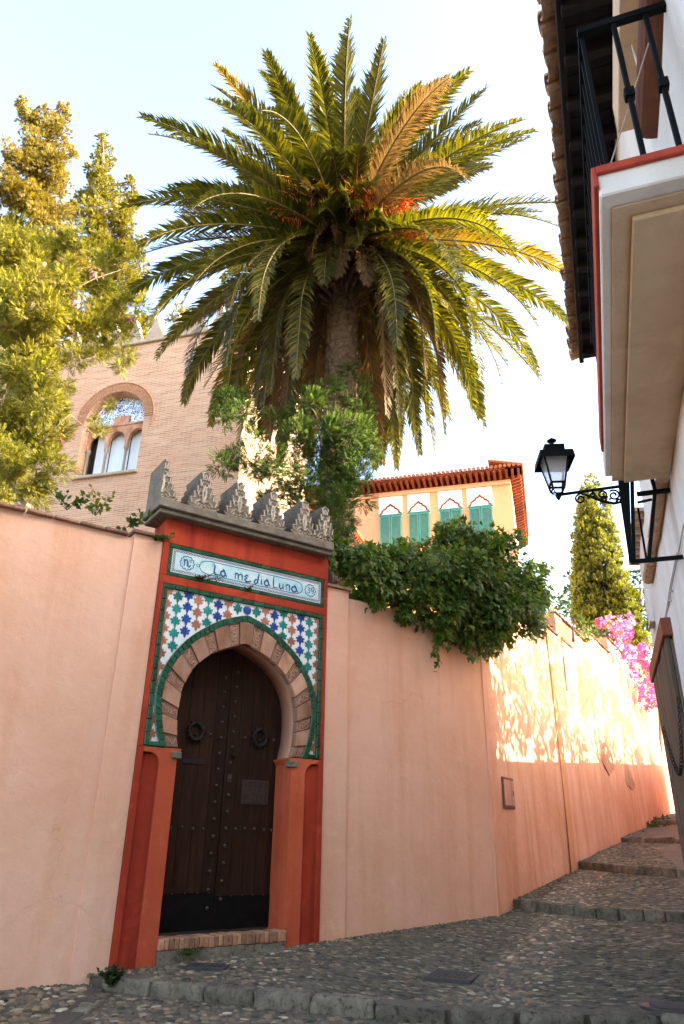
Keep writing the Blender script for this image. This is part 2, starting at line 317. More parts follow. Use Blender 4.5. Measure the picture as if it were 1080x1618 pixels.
M['flower'] = leafmat('bougainvillea_bract', [(0.1, (0.55, 0.07, 0.26)), (0.5, (0.68, 0.20, 0.42)), (0.9, (0.78, 0.42, 0.58))], 0.45, 0.7, 0.1)
M['palm'] = leafmat('palm_leaflet', [(0.1, (0.022, 0.026, 0.006)), (0.5, (0.058, 0.058, 0.010)), (0.9, (0.14, 0.115, 0.018))], 0.40, 0.42, 0.5)
M['palmyellow'] = leafmat('yellowing_palm_leaflet', [(0.1, (0.07, 0.062, 0.012)), (0.5, (0.14, 0.10, 0.02)), (0.9, (0.24, 0.13, 0.035))], 0.4, 0.45, 0.4)
M['palmdry'] = leafmat('dry_palm_leaflet', [(0.1, (0.07, 0.045, 0.018)), (0.9, (0.17, 0.10, 0.04))], 0.3)
M['rachis'] = surf('palm_rachis', (0.09, 0.075, 0.022), (0.16, 0.12, 0.036), 3, 0.55, 0)
M['fruit'] = leafmat('orange_palm_fruit_stalk', [(0.1, (0.46, 0.13, 0.03)), (0.9, (0.62, 0.27, 0.09))], 0.35)
M['palmtrunk'] = surf('palm_trunk_bark', (0.09, 0.052, 0.03), (0.26, 0.16, 0.09), 9, 0.95, 1.0, 30, 0.04, (0.05, 0.035, 0.02), 0.6)

def brickmat():
    m, t, b = nodes('thin_brick_courses')
    co = t.nodes.new('ShaderNodeTexCoord').outputs['Object']
    sx = t.nodes.new('ShaderNodeSeparateXYZ'); t.links.new(co, sx.inputs[0])
    ad = N(t, 'ShaderNodeMath', operation='ADD'); t.links.new(sx.outputs[0], ad.inputs[0]); t.links.new(sx.outputs[1], ad.inputs[1])
    cb = t.nodes.new('ShaderNodeCombineXYZ'); t.links.new(ad.outputs[0], cb.inputs[0]); t.links.new(sx.outputs[2], cb.inputs[1])
    wn = N(t, 'ShaderNodeTexNoise', Scale=1.3, Detail=3); t.links.new(co, wn.inputs['Vector'])
    va = t.nodes.new('ShaderNodeVectorMath'); va.operation = 'MULTIPLY_ADD'; va.inputs[1].default_value = (0.03, 0.03, 0); t.links.new(wn.outputs['Color'], va.inputs[0]); t.links.new(cb.outputs[0], va.inputs[2])
    br = N(t, 'ShaderNodeTexBrick', Scale=1.0); br.inputs['Brick Width'].default_value = 0.30; br.inputs['Row Height'].default_value = 0.066
    br.inputs['Mortar Size'].default_value = 0.012; br.inputs['Mortar Smooth'].default_value = 0.4; br.inputs['Bias'].default_value = -0.1
    br.inputs['Color1'].default_value = (0.44, 0.235, 0.13, 1); br.inputs['Color2'].default_value = (0.27, 0.118, 0.06, 1); br.inputs['Mortar'].default_value = (0.47, 0.345, 0.235, 1)
    t.links.new(va.outputs[0], br.inputs['Vector'])
    st = coords(t, 'obj', (0.25, 0.25, 5.5))
    c = mixc(t, ramp(t, noise(t, st, 2.4, 6, 0.7), [(0.42, (0,0,0)), (0.66, (0.7,)*3)]), br.outputs['Color'], (0.52, 0.375, 0.255))
    c = mixc(t, ramp(t, noise(t, coords(t, 'obj'), 0.6, 6, 0.65), [(0.48, (0,0,0)), (0.72, (0.45,)*3)]), c, (0.46, 0.22, 0.12))
    t.links.new(c, b.inputs['Base Color']); b.inputs['Roughness'].default_value = 0.92
    p = bump(t, b, br.outputs['Fac'], -0.5, 0.02); bump(t, b, noise(t, coords(t, 'obj', (1, 1, 4)), 9, 6), 0.5, 0.03, p)
    return m
M['towerbrick'] = brickmat()
def scriptmat():
    """glazed tile with a cursive blue pattern"""
    m, t, b = nodes('blue_script_tile'); co = coords(t, 'obj', (1, 1, 1))
    n = noise(t, co, 5.2, 2.5, 0.5, 1.6)
    c = ramp(t, n, [(0.0, (0.70, 0.72, 0.70)), (0.44, (0.70, 0.72, 0.70)), (0.465, (0.02, 0.06, 0.22)), (0.52, (0.02, 0.06, 0.22)), (0.545, (0.72, 0.74, 0.70)), (0.60, (0.72, 0.74, 0.70)), (0.63, (0.05, 0.34, 0.34)), (0.72, (0.05, 0.34, 0.34)), (0.74, (0.70, 0.72, 0.70))])
    t.links.new(c, b.inputs['Base Color']); b.inputs['Roughness'].default_value = 0.2; return m
M['script'] = scriptmat()
def glassmat(name, c):
    m, t, b = nodes(name); b.inputs['Base Color'].default_value = (*c, 1); b.inputs['Roughness'].default_value = 0.3
    tr = t.nodes.new('ShaderNodeBsdfTranslucent'); tr.inputs[0].default_value = (*c, 1); tp = t.nodes.new('ShaderNodeBsdfTransparent'); tp.inputs[0].default_value = (0.97, 0.98, 0.98, 1)
    m1 = t.nodes.new('ShaderNodeMixShader'); m1.inputs[0].default_value = 0.55; t.links.new(tr.outputs[0], m1.inputs[1]); t.links.new(tp.outputs[0], m1.inputs[2])
    mx = t.nodes.new('ShaderNodeMixShader'); mx.inputs[0].default_value = 0.85
    t.links.new(b.outputs[0], mx.inputs[1]); t.links.new(m1.outputs[0], mx.inputs[2]); t.links.new(mx.outputs[0], t.nodes['Material Output'].inputs[0]); return m
M['frost'] = glassmat('frosted_lamp_glass', (0.95, 0.96, 0.95))

# ------------------------------------------------------------------ the ground: a stepped street, coordinates (lat, along) in HOUSE frame
def kline(k):
    def f(lat):
        if k == 0: return float(np.interp(lat, [-9, -5.2, -1.6, -0.8, 0.4, 1.4], [7.35, 7.3, 7.22, 7.38, 7.82, 7.95]))
        if k == 1: return float(np.interp(lat, [-4, -1.6, -0.96, -0.13, 0.8, 1.4], [13.1, 12.95, 12.3, 11.8, 11.9, 12.0]))
        if k == 2: return float(np.interp(lat, [-4, -0.75, -0.13, 0.39, 1.06, 1.6], [18.5, 17.4, 16.2, 15.2, 14.6, 14.5]))
        if k == 3: return 22.3 - 0.9*lat
        return 29.0 - 0.9*lat
    return f
KTOP = [-1.36, -0.89, -0.45, 0.04, 0.59]; KBOT = [-1.47, -1.01, -0.57, -0.07, 0.46]
def zstreet(lat, al):
    ks = [kline(k)(lat) for k in range(5)]
    if al < ks[0]: return KBOT[0] + 0.03*(al-ks[0])
    for k in range(4):
        if al < ks[k+1]:
            t = (al-ks[k])/(ks[k+1]-ks[k]); return KTOP[k] + t*(KBOT[k+1]-KTOP[k])
    return KTOP[4] + 0.06*(al-ks[4])
STRIP = [(-4.30, 3.5), (-4.46, 5.61), (-4.53, 6.08), (-4.76, 6.87), (-5.14, 7.3)]      # edge of the raised cobbled strip under the left wall
def strip_lat(al): return float(np.interp(al, [p[1] for p in STRIP], [p[0] for p in STRIP]))
def zground(lat, al):
    if al < 7.3 and lat < strip_lat(al): return -1.40 + 0.05*(al-7.2) - 0.05*max(0.0, (lat-strip_lat(al)+0.9)/0.9)
    return zstreet(lat, al)

street = thing('street', 'stepped cobbled street climbing between the walls', None, HOUSE, (0, 8, -1.4)); street['kind'] = 'structure'
mb = MB()
def sheet(lat0, lat1, a0, a1, nu, nv, zf, lo=None, hi=None):
    vs = []; fs = []
    for j in range(nv+1):
        for i in range(nu+1):
            la = lat0 + (lat1-lat0)*i/nu; b0 = a0(la) if callable(a0) else a0; b1 = a1(la) if callable(a1) else a1
            al = b0 + (b1-b0)*j/nv; vs.append((la, al, zf(la, al, j/nv)))
    for j in range(nv):
        for i in range(nu): fs.append((j*(nu+1)+i, j*(nu+1)+i+1, (j+1)*(nu+1)+i+1, (j+1)*(nu+1)+i))
    mb.add(vs, fs)
sheet(-9, 1.6, -7, kline(0), 24, 10, lambda la, al, v: KBOT[0] + 0.03*(al-kline(0)(la)))
for k in range(4):
    sheet(-8 if k == 0 else -4, 1.6 if k < 3 else 7, kline(k), kline(k+1), 24, 8, lambda la, al, v, k=k: KTOP[k] + v*(KBOT[k+1]-KTOP[k]))
sheet(-4, 14, kline(4), 60, 12, 6, lambda la, al, v: KTOP[4] + 0.06*(al-kline(4)(la)))
for k in range(5):
    f = kline(k); n = 24; l0, l1 = (-8, 1.6) if k < 3 else (-4, 7)
    vs = [(l0+(l1-l0)*i/n, f(l0+(l1-l0)*i/n)+0.01, z) for i in range(n+1) for z in (KBOT[k]-0.05, KTOP[k])]
    mb.add(vs, [(2*i, 2*i+2, 2*i+3, 2*i+1) for i in range(n)])
# raised strip along the left wall
als = np.linspace(2.0, 7.32, 16); vs = []; fs = []
for al in als:
    sl = strip_lat(al)
    for la in (-9.0, -6.5, sl-0.45, sl-0.02): vs.append((la, al, zground(min(la, sl-0.001), min(al, 7.299))))
    vs.append((sl, al, zstreet(sl, min(al, 7.2))-0.03))
for j in range(len(als)-1):
    for i in range(4): fs.append((j*5+i, j*5+i+1, (j+1)*5+i+1, (j+1)*5+i))
mb.add(vs, fs)
part('paving_bed', mb, M['mortar'], street)

def rough_stone(name, L, W, H, seed, res=(6, 3, 3), amp=0.014):
    """a worn squared stone, centred at the origin"""
    rnd = random.Random(seed); bm = bmesh.new(); bmesh.ops.create_cube(bm, size=1)
    bmesh.ops.bevel(bm, geom=bm.edges[:], offset=0.055, segments=1, affect='EDGES')
    bmesh.ops.scale(bm, vec=(L, W, H), verts=bm.verts)
    bmesh.ops.subdivide_edges(bm, edges=[e for e in bm.edges if e.calc_length() > 0.12], cuts=2, use_grid_fill=True)
    for v in bm.verts: v.co += Vector((rnd.uniform(-1, 1), rnd.uniform(-1, 1), rnd.uniform(-1, 1)))*amp
    me = bpy.data.meshes.new(name); bmesh.ops.recalc_face_normals(bm, faces=bm.faces); bm.to_mesh(me); bm.free(); me.shade_smooth(); return me
def place(name, me, mat, parent, p, rz=0, tilt=(0, 0), sc=None):
    """a repeated piece with shared mesh; p in the thing's frame"""
    b = BASE[root_of(parent).name]
    o = link(name, me, mat, parent, (p[0]-b[0], p[1]-b[1], p[2]-b[2]), (tilt[0], tilt[1], rz))
    if sc is not None: o.scale = sc
    return o
kerbs = [rough_stone('kerb_stone', 0.56, 0.22, 0.20, i) for i in range(5)]
la = -5.05; i = 0
while la < 1.4:
    L = random.uniform(0.52, 0.64); f = kline(0); a0, a1 = f(la), f(la+L)
    place('kerb_stone', kerbs[i % 5], M['kerb'], street, (la+L/2, (a0+a1)/2+0.06, KTOP[0]-0.085+random.uniform(-.012, .012)), math.atan2(a1-a0, L), (random.uniform(-.03, .03), random.uniform(-.02, .02)), (L/0.57, 1, 1))
    la += L+0.012; i += 1
for k, size in ((1, 0.30), (2, 0.28), (3, 0.4), (4, 0.4)):
    sm = [rough_stone('step_stone', size, 0.16, 0.17, 30+i+k*7, amp=0.010) for i in range(4)]
    la = {1: -1.75, 2: -1.15, 3: -0.6, 4: 0.2}[k]; f = kline(k); end = {1: 1.2, 2: 1.4, 3: 3.6, 4: 5.0}[k]
    while la < end:
        L = size*random.uniform(0.7, 1.15); a0, a1 = f(la), f(la+L)
        place('step_stone', sm[i % 4], M['kerb'], street, (la+L/2, (a0+a1)/2+0.05, KTOP[k]-0.07+random.uniform(-.012, .012)), math.atan2(a1-a0, L), (random.uniform(-.05, .05), random.uniform(-.04, .04)), (L/size*math.hypot(1, (a1-a0)/L), 1, 1))
        la += L+0.008; i += 1
for (l0, b0), (l1, b1) in zip(STRIP[:-1], STRIP[1:]):       # edging stones of the raised strip
    n = max(1, round(math.hypot(l1-l0, b1-b0)/0.42)); 
    for q in range(n):
        t = (q+0.5)/n; la = l0+(l1-l0)*t; al = b0+(b1-b0)*t
        place('kerb_stone', kerbs[(q+int(b0*3)) % 5], M['kerb'], street, (la-0.06, al, zground(la-0.1, al)-0.09+random.uniform(-.02, .02)), math.atan2(b1-b0, l1-l0)+random.uniform(-.1, .1), (random.uniform(-.08, .08), random.uniform(-.06, .06)), (0.42/0.57*1.05, 0.8, 0.9))

# cobbles: domes set on edge in herringbone rows, rounder and paler along the middle band and by the walls
def dome(nseg=8):
    v = [(math.cos(2*math.pi*k/nseg), math.sin(2*math.pi*k/nseg), -0.5) for k in range(nseg)]
    v += [(0.86*math.cos(2*math.pi*(k+.5)/nseg), 0.86*math.sin(2*math.pi*(k+.5)/nseg), 0.45) for k in range(nseg)] + [(0.1, -0.06, 1.0)]
    f = []
    for k in range(nseg):
        k2 = (k+1) % nseg; f += [(k, k2, nseg+k), (k2, nseg+k2, nseg+k), (nseg+k, nseg+k2, 2*nseg)]
    return np.array(v), np.array(f)
dv, df = dome()
cands = []
def in_wall(la, al):
    p = HOUSE.w((la, al, 0)); g = GATE.l(p); q = WALL2.l(p)
    if g.x < 4.75: return g.y > (0.12 if abs(g.x) < 0.8 else 0.0)
    return q.y > -0.02
COVERS = [(-1.69, 8.36, 0.42, 0.33), (-4.28, 8.0, 0.42, 0.25), (0.32, 8.0, 0.45, 0.30)]
def add_cobbles(l0, l1, a0, a1, sx, sy):
    ny = int((a1-a0)/sy)
    for j in range(ny):
        al = a0 + (j+0.5)*sy
        for i in range(int((l1-l0)/sx)):
            la = l0 + (i+0.5+0.5*(j % 2))*sx + random.uniform(-.25, .25)*sx; b = al + random.uniform(-.3, .3)*sy
            if in_wall(la, b) or la > 1.0: continue
            if any(abs(la-c[0]) < c[2]*0.62 and abs(b-c[1]) < c[3]*0.75 for c in COVERS): continue
            if any(0 < b-kline(k)(la)+0.04 < 0.20 for k in range(5)): continue
            if b < 7.3 and -0.20 < la-strip_lat(b) < 0.06: continue
            mid = abs(la - (-1.15 + 0.085*(b-8))) < 0.32+random.uniform(-.1, .1)
            near = (b < 7.3 and la < strip_lat(b)) or (b > 7.3 and la < -3.2+random.uniform(-.5, .5)) or b < kline(0)(la)
            pale = mid or (near and random.random() < 0.45)
            if b < 7.3 and la < strip_lat(b): L = random.uniform(.036, .078); W = L*random.uniform(.55, .9); h = random.uniform(.010, .020); an = random.uniform(-1.5, 1.5)
            elif near or mid: L = random.uniform(.026, .060); W = L*random.uniform(.5, .85); h = random.uniform(.007, .014); an = random.uniform(-1.2, 1.2) + (1.2 if mid else 0)
            else:
                L = random.uniform(.036, .068); W = random.uniform(.011, .018); h = random.uniform(.006, .011)
                an = (-0.45 if la < -1.15 + 0.085*(b-8) else 0.35) + random.uniform(-.22, .22)
            cands.append((la, b, zground(la, b), L, W, h, an, pale))
add_cobbles(-6.2, 1.0, 4.6, 7.25, 0.095, 0.062)
add_cobbles(-4.9, -2.6, 7.35, 10.4, 0.088, 0.060)
add_cobbles(-2.6, 1.0, 7.3, 12.4, 0.105, 0.040)
add_cobbles(-2.2, 1.2, 11.8, 17.0, 0.11, 0.045)
add_cobbles(-1.6, 1.4, 15, 22.5, 0.14, 0.07)
add_cobbles(-0.8, 3.0, 21, 28, 0.18, 0.11)
cands = [c for c in cands]
P = np.array([tuple(HOUSE.w((c[0], c[1], c[2]))) for c in cands]); X, Y, Z = to_px(P)
size = np.array([c[3]*math.sqrt(c[4]/c[3]) for c in cands])/np.linalg.norm(P, axis=1)
vis = (X > -250) & (X < 1330) & (Y < 1950) & (Z > 0)
inside = (X > -5) & (X < 1085) & (Y < 1622)
order = np.argsort(-(size*inside)); big = set(order[:296].tolist())
dome_me = bpy.data.meshes.new('cobble'); dome_me.from_pydata([tuple(v) for v in dv], [], [tuple(f) for f in df]); dome_me.shade_smooth()
dome_pale = dome_me.copy()
acc = {False: ([], []), True: ([], [])}
for i, c in enumerate(cands):
    if not vis[i]: continue
    if i in big:
        place('cobble', dome_pale if c[7] else dome_me, M['pale'] if c[7] else M['cob'], street, (c[0], c[1], c[2]), c[6], (random.uniform(-.15, .15), random.uniform(-.15, .15)), (c[3], c[4], c[5]))
    else:
        V, F = acc[c[7]]; ca, sa = math.cos(c[6]), math.sin(c[6]); tx = random.uniform(-.15, .15)
        q = dv*np.array([c[3], c[4], c[5]]); n0 = sum(len(a) for a in V)
        V.append(np.column_stack([ca*q[:, 0]-sa*q[:, 1]+c[0], sa*q[:, 0]+ca*q[:, 1]+c[1]-8, q[:, 2]+tx*q[:, 1]+c[2]+1.4])); F.append(df+n0)
for pl, nm in ((False, 'small_cobbles'), (True, 'pale_small_cobbles')):
    me = rawmesh(nm, np.concatenate(acc[pl][0]), np.concatenate(acc[pl][1])); me.shade_smooth()
    tag(link(nm, me, M['pales' if pl else 'cobs'], street), kind='stuff')

# loose pebbles, crumbs of render and dirt gathered along the foot of the walls
Vs, Fs, n0 = [], [], 0
def foot(fr, xa, xb, yy, n):
    global n0
    for _ in range(n):
        x = random.uniform(xa, xb); y = yy-abs(random.gauss(0, .055)); p = HOUSE.l(Vector(fr.w((x, y, 0)))); sz = random.uniform(.007, .026)*(1.5 if random.random() < .08 else 1)
        if 0 < p.y-kline(1)(p.x)+.05 < .2 or abs(fr.l(HOUSE.w((p.x, p.y, 0))).x) < 0.82 and fr is GATE: continue
        z = zground(p.x, p.y); q = dv*np.array([sz, sz*random.uniform(.6, 1), sz*random.uniform(.5, .8)]); a = random.uniform(0, 6); ca, sa = math.cos(a), math.sin(a)
        Vs.append(np.column_stack([ca*q[:, 0]-sa*q[:, 1]+p.x, sa*q[:, 0]+ca*q[:, 1]+p.y-8, q[:, 2]+z+1.4+.004])); Fs.append(df+n0); n0 += len(dv)
foot(GATE, -5.0, -1.3, 0.05, 420); foot(GATE, -1.3, 1.3, 0.0, 300); foot(GATE, 1.3, 4.4, 0.05, 560); foot(WALL2, 0, 9, -0.02, 500)
me = rawmesh('wall_foot_pebbles', np.concatenate(Vs), np.concatenate(Fs)); me.shade_smooth(); tag(link('wall_foot_pebbles', me, M['cobs'], street), kind='stuff')

# drain covers let into the paving
def cover(name, label, la, al, L, W, rz, oval=False):
    z = zstreet(la, al)+0.012; t = thing(name, label, 'drain cover', HOUSE, (la, al, z), 'drain covers in the cobbles')
    if oval:
        mb = MB(); mb.lathe([(0.24, -0.03), (0.24, 0.004), (0.225, 0.010), (0.21, 0.004), (0.0001, 0.006)], (la, al, z), 24); part('rim', mb, M['cover'], t); t.scale = (1.2, 0.9, 1)
        mb = MB()
        for k in range(-3, 4): mb.box(la-0.16, la+0.16, al+k*0.05-0.010, al+k*0.05+0.010, z+0.005, z+0.012)
        part('ribs', mb, M['cover'], t, 0.003)
    else:
        mb = MB(); mb.box(la-L/2, la+L/2, al-W/2, al+W/2, z-0.03, z+0.004); part('plate', mb, M['cover'], t, 0.004)
        mb = MB(); e = 0.025
        mb.box(la-L/2-e, la+L/2+e, al-W/2-e, al-W/2-.004, z-0.03, z+.008); mb.box(la-L/2-e, la+L/2+e, al+W/2+.004, al+W/2+e, z-0.03, z+.008)
        mb.box(la-L/2-e, la-L/2-.004, al-W/2-.004, al+W/2+.004, z-0.03, z+.0075); mb.box(la+L/2+.004, la+L/2+e, al-W/2-.004, al+W/2+.004, z-0.03, z+.0075)
        part('frame', mb, M['cover'], t, 0.003)
        mb = MB()
        for i in range(7):
            for j in range(5): x = la+(i-3)*L/8; y = al+(j-2)*W/6.2; mb.box(x-.012, x+.012, y-.008, y+.008, z+.004, z+.009)
        part('tread_pattern', mb, M['cover'], t)
    t.rotation_euler.z += rz; return t
cover('drain_cover', 'square iron drain cover in the street below the ivy covered wall', -1.69, 8.36, 0.42, 0.40, -0.05)
cover('drain_cover', 'small iron drain cover among pebbles in front of the doorstep', -4.28, 8.0, 0.40, 0.26, 0.25)
cover('drain_cover', 'round rusty drain cover in the cobbles by the right house', 0.32, 8.0, 0.4, 0.4, 0, True)

# ------------------------------------------------------------------ land
mb = MB(); mb.add([(-1500, -1500, -3.5), (1500, -1500, -3.5), (1500, 1500, -3.5), (-1500, 1500, -3.5)], [(0, 1, 2, 3)])
tag(link('ground', mb.mesh('ground'), M['earth']), kind='structure')
mb = MB()      # garden behind the walls, climbing to the houses
xs = np.linspace(-26, 4.6, 18); ys = np.linspace(0.42, 30, 14)
def zgarden(u, v): return 1.6 + 0.42*max(0, v-2)*0.75 + 0.12*math.sin(u*1.3+v)*min(1, v)
vs = [(u, v, zgarden(u, v)) for v in ys for u in xs]; nx = len(xs)
fs = [(j*nx+i, j*nx+i+1, (j+1)*nx+i+1, (j+1)*nx+i) for j in range(len(ys)-1) for i in range(nx-1)]
mb.add(vs, fs)
o = link('garden_ground', mb.mesh('garden_ground'), M['earth'], None, GATE.w((0, 0, 0)), (0, 0, GATE.rz)); tag(o, kind='structure')
mb = MB(); xs = np.linspace(-1, 34, 18); ys = np.linspace(0.42, 26, 12)
vs = [(u, v, 2.4 + 0.05*u + 0.12*v) for v in ys for u in xs]; nx = len(xs)
mb.add(vs, [(j*nx+i, j*nx+i+1, (j+1)*nx+i+1, (j+1)*nx+i) for j in range(len(ys)-1) for i in range(nx-1)])
o = link('upper_garden_ground', mb.mesh('upper_garden_ground'), M['earth'], None, WALL2.w((0, 0, 0)), (0, 0, WALL2.rz)); tag(o, kind='structure')

# ------------------------------------------------------------------ garden walls
def wallgrid(mb, x0, x1, zb, zt, yf, th, nx=24, nz=10, wob=0.012):
    """a hand-built wall: slightly uneven face, solid thickness; zb, zt functions of x"""
    ph = random.uniform(0, 9); vs = []
    for j in range(nz+1):
        for i in range(nx+1):
            x = x0+(x1-x0)*i/nx; z = zb(x)+(zt(x)-zb(x))*j/nz
            d = wob*(math.sin(1.7*x+ph)*math.cos(1.3*z+ph)+0.5*math.sin(3.9*x-z*2+ph)) if 0 < i < nx else 0
            vs.append((x, yf+d, z))
    fs = [(j*(nx+1)+i, j*(nx+1)+i+1, (j+1)*(nx+1)+i+1, (j+1)*(nx+1)+i) for j in range(nz) for i in range(nx)]
    n = len(vs)
    for i in range(nx+1):
        x = x0+(x1-x0)*i/nx; vs.append((x, yf+th, zb(x))); vs.append((x, yf+th, zt(x)))
    for i in range(nx):
        fs.append((n+2*i, n+2*i+1, n+2*i+3, n+2*i+2)); fs.append((nz*(nx+1)+i, nz*(nx+1)+i+1, n+2*i+3, n+2*i+1))
    fs.append(tuple(j*(nx+1) for j in range(nz, -1, -1)) + (n, n+1)); fs.append(tuple(j*(nx+1)+nx for j in range(nz+1)) + (n+2*nx+1, n+2*nx))
    mb.add(vs, fs)
wl = thing('garden_wall', 'salmon pink plastered wall left of the arched gate, brick coping on top', 'wall', GATE, (-4, 0.1, -1.5), 'pink plastered garden walls')
mb = MB(); wallgrid(mb, -10, -1.69, lambda x: -2.2, lambda x: 3.47, 0.055, 0.40, 34); part('wall_face', mb, M['pink'], wl)
mb = MB(); wallgrid(mb, -1.69, -1.305, lambda x: -2.2, lambda x: 3.53, 0.028, 0.42, 4, 10, 0.004); part('pilaster_strip', mb, M['pink'], wl)
cop = MB().box(-0.15, 0.15, -0.27, 0.23, -0.022, 0.022).mesh('coping_tile', bevel=0.008, jitter=0.006)
x = -9.8
while x < -1.75:
    place('coping_tile', cop, M['coping'], wl, (x, 0.25, 3.495+random.uniform(-.006, .006)), random.uniform(-.03, .03), (random.uniform(-.02, .02), random.uniform(-.02, .02))); x += 0.315
mb = MB().box(-1.73, -1.30, -0.03, 0.46, 3.532, 3.575); part('cap_slab', mb, M['coping'], wl, 0.006)
wm = thing('garden_wall', 'salmon pink plastered wall between the arched gate and the corner, ivy spilling over its top', 'wall', GATE, (3, 0.1, -1.3), 'pink plastered garden walls')
mb = MB(); wallgrid(mb, 1.305, 1.70, lambda x: -2.0, lambda x: 3.40, 0.025, 0.42, 4, 10, 0.004); part('pilaster_strip', mb, M['pink'], wm)
mb = MB(); wallgrid(mb, 1.70, 4.465, lambda x: -2.0, lambda x: 3.30, 0.055, 0.40, 22, 12); part('wall_face', mb, M['pink'], wm)
mb = MB().box(1.29, 1.73, -0.03, 0.46, 3.402, 3.445); part('cap_slab', mb, M['coping'], wm, 0.006)
wr = thing('garden_wall', 'long pink wall climbing beside the steps beyond the corner, worn and patched, stepped top', 'wall', WALL2, (8, 0.1, -0.5), 'pink plastered garden walls')
SEG = [(-0.02, 5.55, 4.42), (5.55, 9.0, 5.02), (9.0, 12.2, 5.42), (12.2, 17.5, 5.95), (17.5, 32, 6.3)]
for a, b, z in SEG:
    mb = MB(); wallgrid(mb, a+0.002, b-0.002, lambda x: -2.2, lambda x, z=z: z, -0.012, 0.42, max(8, int((b-a)*5)), 16, 0.018); part('wall_face', mb, M['pink2'], wr)
    x = a+0.17
    while x < b-0.1:
        place('coping_tile', cop, M['coping'], wr, (x, 0.20, z+0.026+random.uniform(-.006, .006)), random.uniform(-.03, .03), (random.uniform(-.02, .02), random.uniform(-.02, .02))); x += 0.325
mb = MB(); wallgrid(mb, 4.50, 4.90, lambda x: -2, lambda x: 4.40, -0.040, 0.015, 3, 14, 0.008); part('ochre_stained_strip', mb, M['drain'], wr)
def blob(cx, cz, rx, rz, seed, n=26):
    rn = random.Random(seed); ph = [rn.uniform(0, 6) for _ in range(4)]
    return [(cx+rx*(1+.22*math.sin(2*a+ph[0])+.16*math.sin(3*a+ph[1])+.10*math.sin(7*a+ph[2])+.06*math.sin(13*a+ph[3]))*math.cos(a), cz+rz*(1+.22*math.sin(2*a+ph[1])+.16*math.sin(3*a+ph[2])+.10*math.sin(7*a+ph[3])+.06*math.sin(11*a+ph[0]))*math.sin(a)) for a in np.linspace(0, 2*math.pi, n, endpoint=False)]
for (cx, cz, rx, rz) in ((9.8, 2.0, 0.8, 0.34), (12.6, 1.7, 0.9, 0.30), (2.3, -0.35, 0.20, 0.30)):
    part('plaster_patch', MB().prism(blob(cx, cz, rx, rz, int(cx*10)), -0.024, -0.010), M['patch'], wr, label='rough worn patch of plaster')
# blind opening and a rusty service hatch in the wall
mb = MB(); mb.box(5.92, 6.98, -0.036, -0.030, 3.24, 4.42); part('whitewashed_panel', mb, M['white'], wr)
mb = MB(); mb.box(5.86, 7.04, -0.075, -0.03, 4.43, 4.49); mb.box(5.86, 5.91, -0.05, -0.03, 3.2, 4.42); part('panel_ledge', mb, M['drain'], wr, 0.004)
hz = lambda v: v
h = thing('service_hatch', 'small rusty service hatch with peeling pink paint set in the wall', 'hatch', WALL2, (0.85, -0.05, 0.45))
mb = MB(); mb.box(0.58, 1.14, -0.034, -0.010, 0.44, 0.92); part('frame', mb, M['coping'], h, 0.004)
hm = plaster('peeling_pink_paint', (0.66, 0.36, 0.24), (0.60, 0.28, 0.17), (0.25, 0.10, 0.05), False, 0.9)
mb = MB(); mb.box(0.62, 1.10, -0.044, -0.0345, 0.48, 0.88); part('door', mb, hm, h, 0.003)
mb = MB(); mb.box(1.03, 1.06, -0.056, -0.0445, 0.64, 0.72); part('latch', mb, M['coping'], h)

# ------------------------------------------------------------------ the arched gateway
gw = thing('gateway', 'red horseshoe arch gateway with tiled spandrels, name panel and carved stone battlements', 'gateway', GATE, (0, 0, -1.3))
def ctrl(half, n):
    """sample a smooth half curve (bottom to apex) and mirror it: n points from left bottom over the apex to right bottom"""
    h = [Vector((a, 0, b)) for a, b in half]; pts = []
    for i in range(len(h)-1):
        p0 = h[max(i-1, 0)]; p1 = h[i]; p2 = h[i+1]; p3 = h[min(i+2, len(h)-1)]
        for k in range(10):
            t = k/10; pts.append(0.5*((2*p1)+(p2-p0)*t+(2*p0-5*p1+4*p2-p3)*t*t+(3*p1-p0-3*p2+p3)*t**3))
    pts.append(h[-1]); full = [Vector((-p.x, 0, p.z)) for p in pts] + [p for p in reversed(pts[:-1])]
    L = [0]
    for a, b in zip(full[:-1], full[1:]): L.append(L[-1]+(b-a).length)
    L = np.array(L)/L[-1]; q = np.linspace(0, 1, n)
    return np.column_stack([np.interp(q, L, [p.x for p in full]), np.interp(q, L, [p.z for p in full])])
H_IN = [(.80, .93), (.842, 1.12), (.852, 1.36), (.835, 1.58), (.765, 1.80), (.64, 1.98), (.46, 2.13), (.24, 2.24), (0, 2.33)]
H_OUT = [(1.035, .93), (1.11, 1.15), (1.155, 1.42), (1.145, 1.68), (1.04, 1.98), (.80, 2.29), (.45, 2.55), (.2, 2.66), (0, 2.72)]
NS = 231
CIN = ctrl(H_IN, NS); COUT = ctrl(H_OUT, NS)
_dv = COUT-CIN; _dv = _dv/np.linalg.norm(_dv, axis=1)[:, None]
CV = COUT-_dv*0.085          # outer edge of the voussoirs
JX = 0.80                    # half width between the jambs
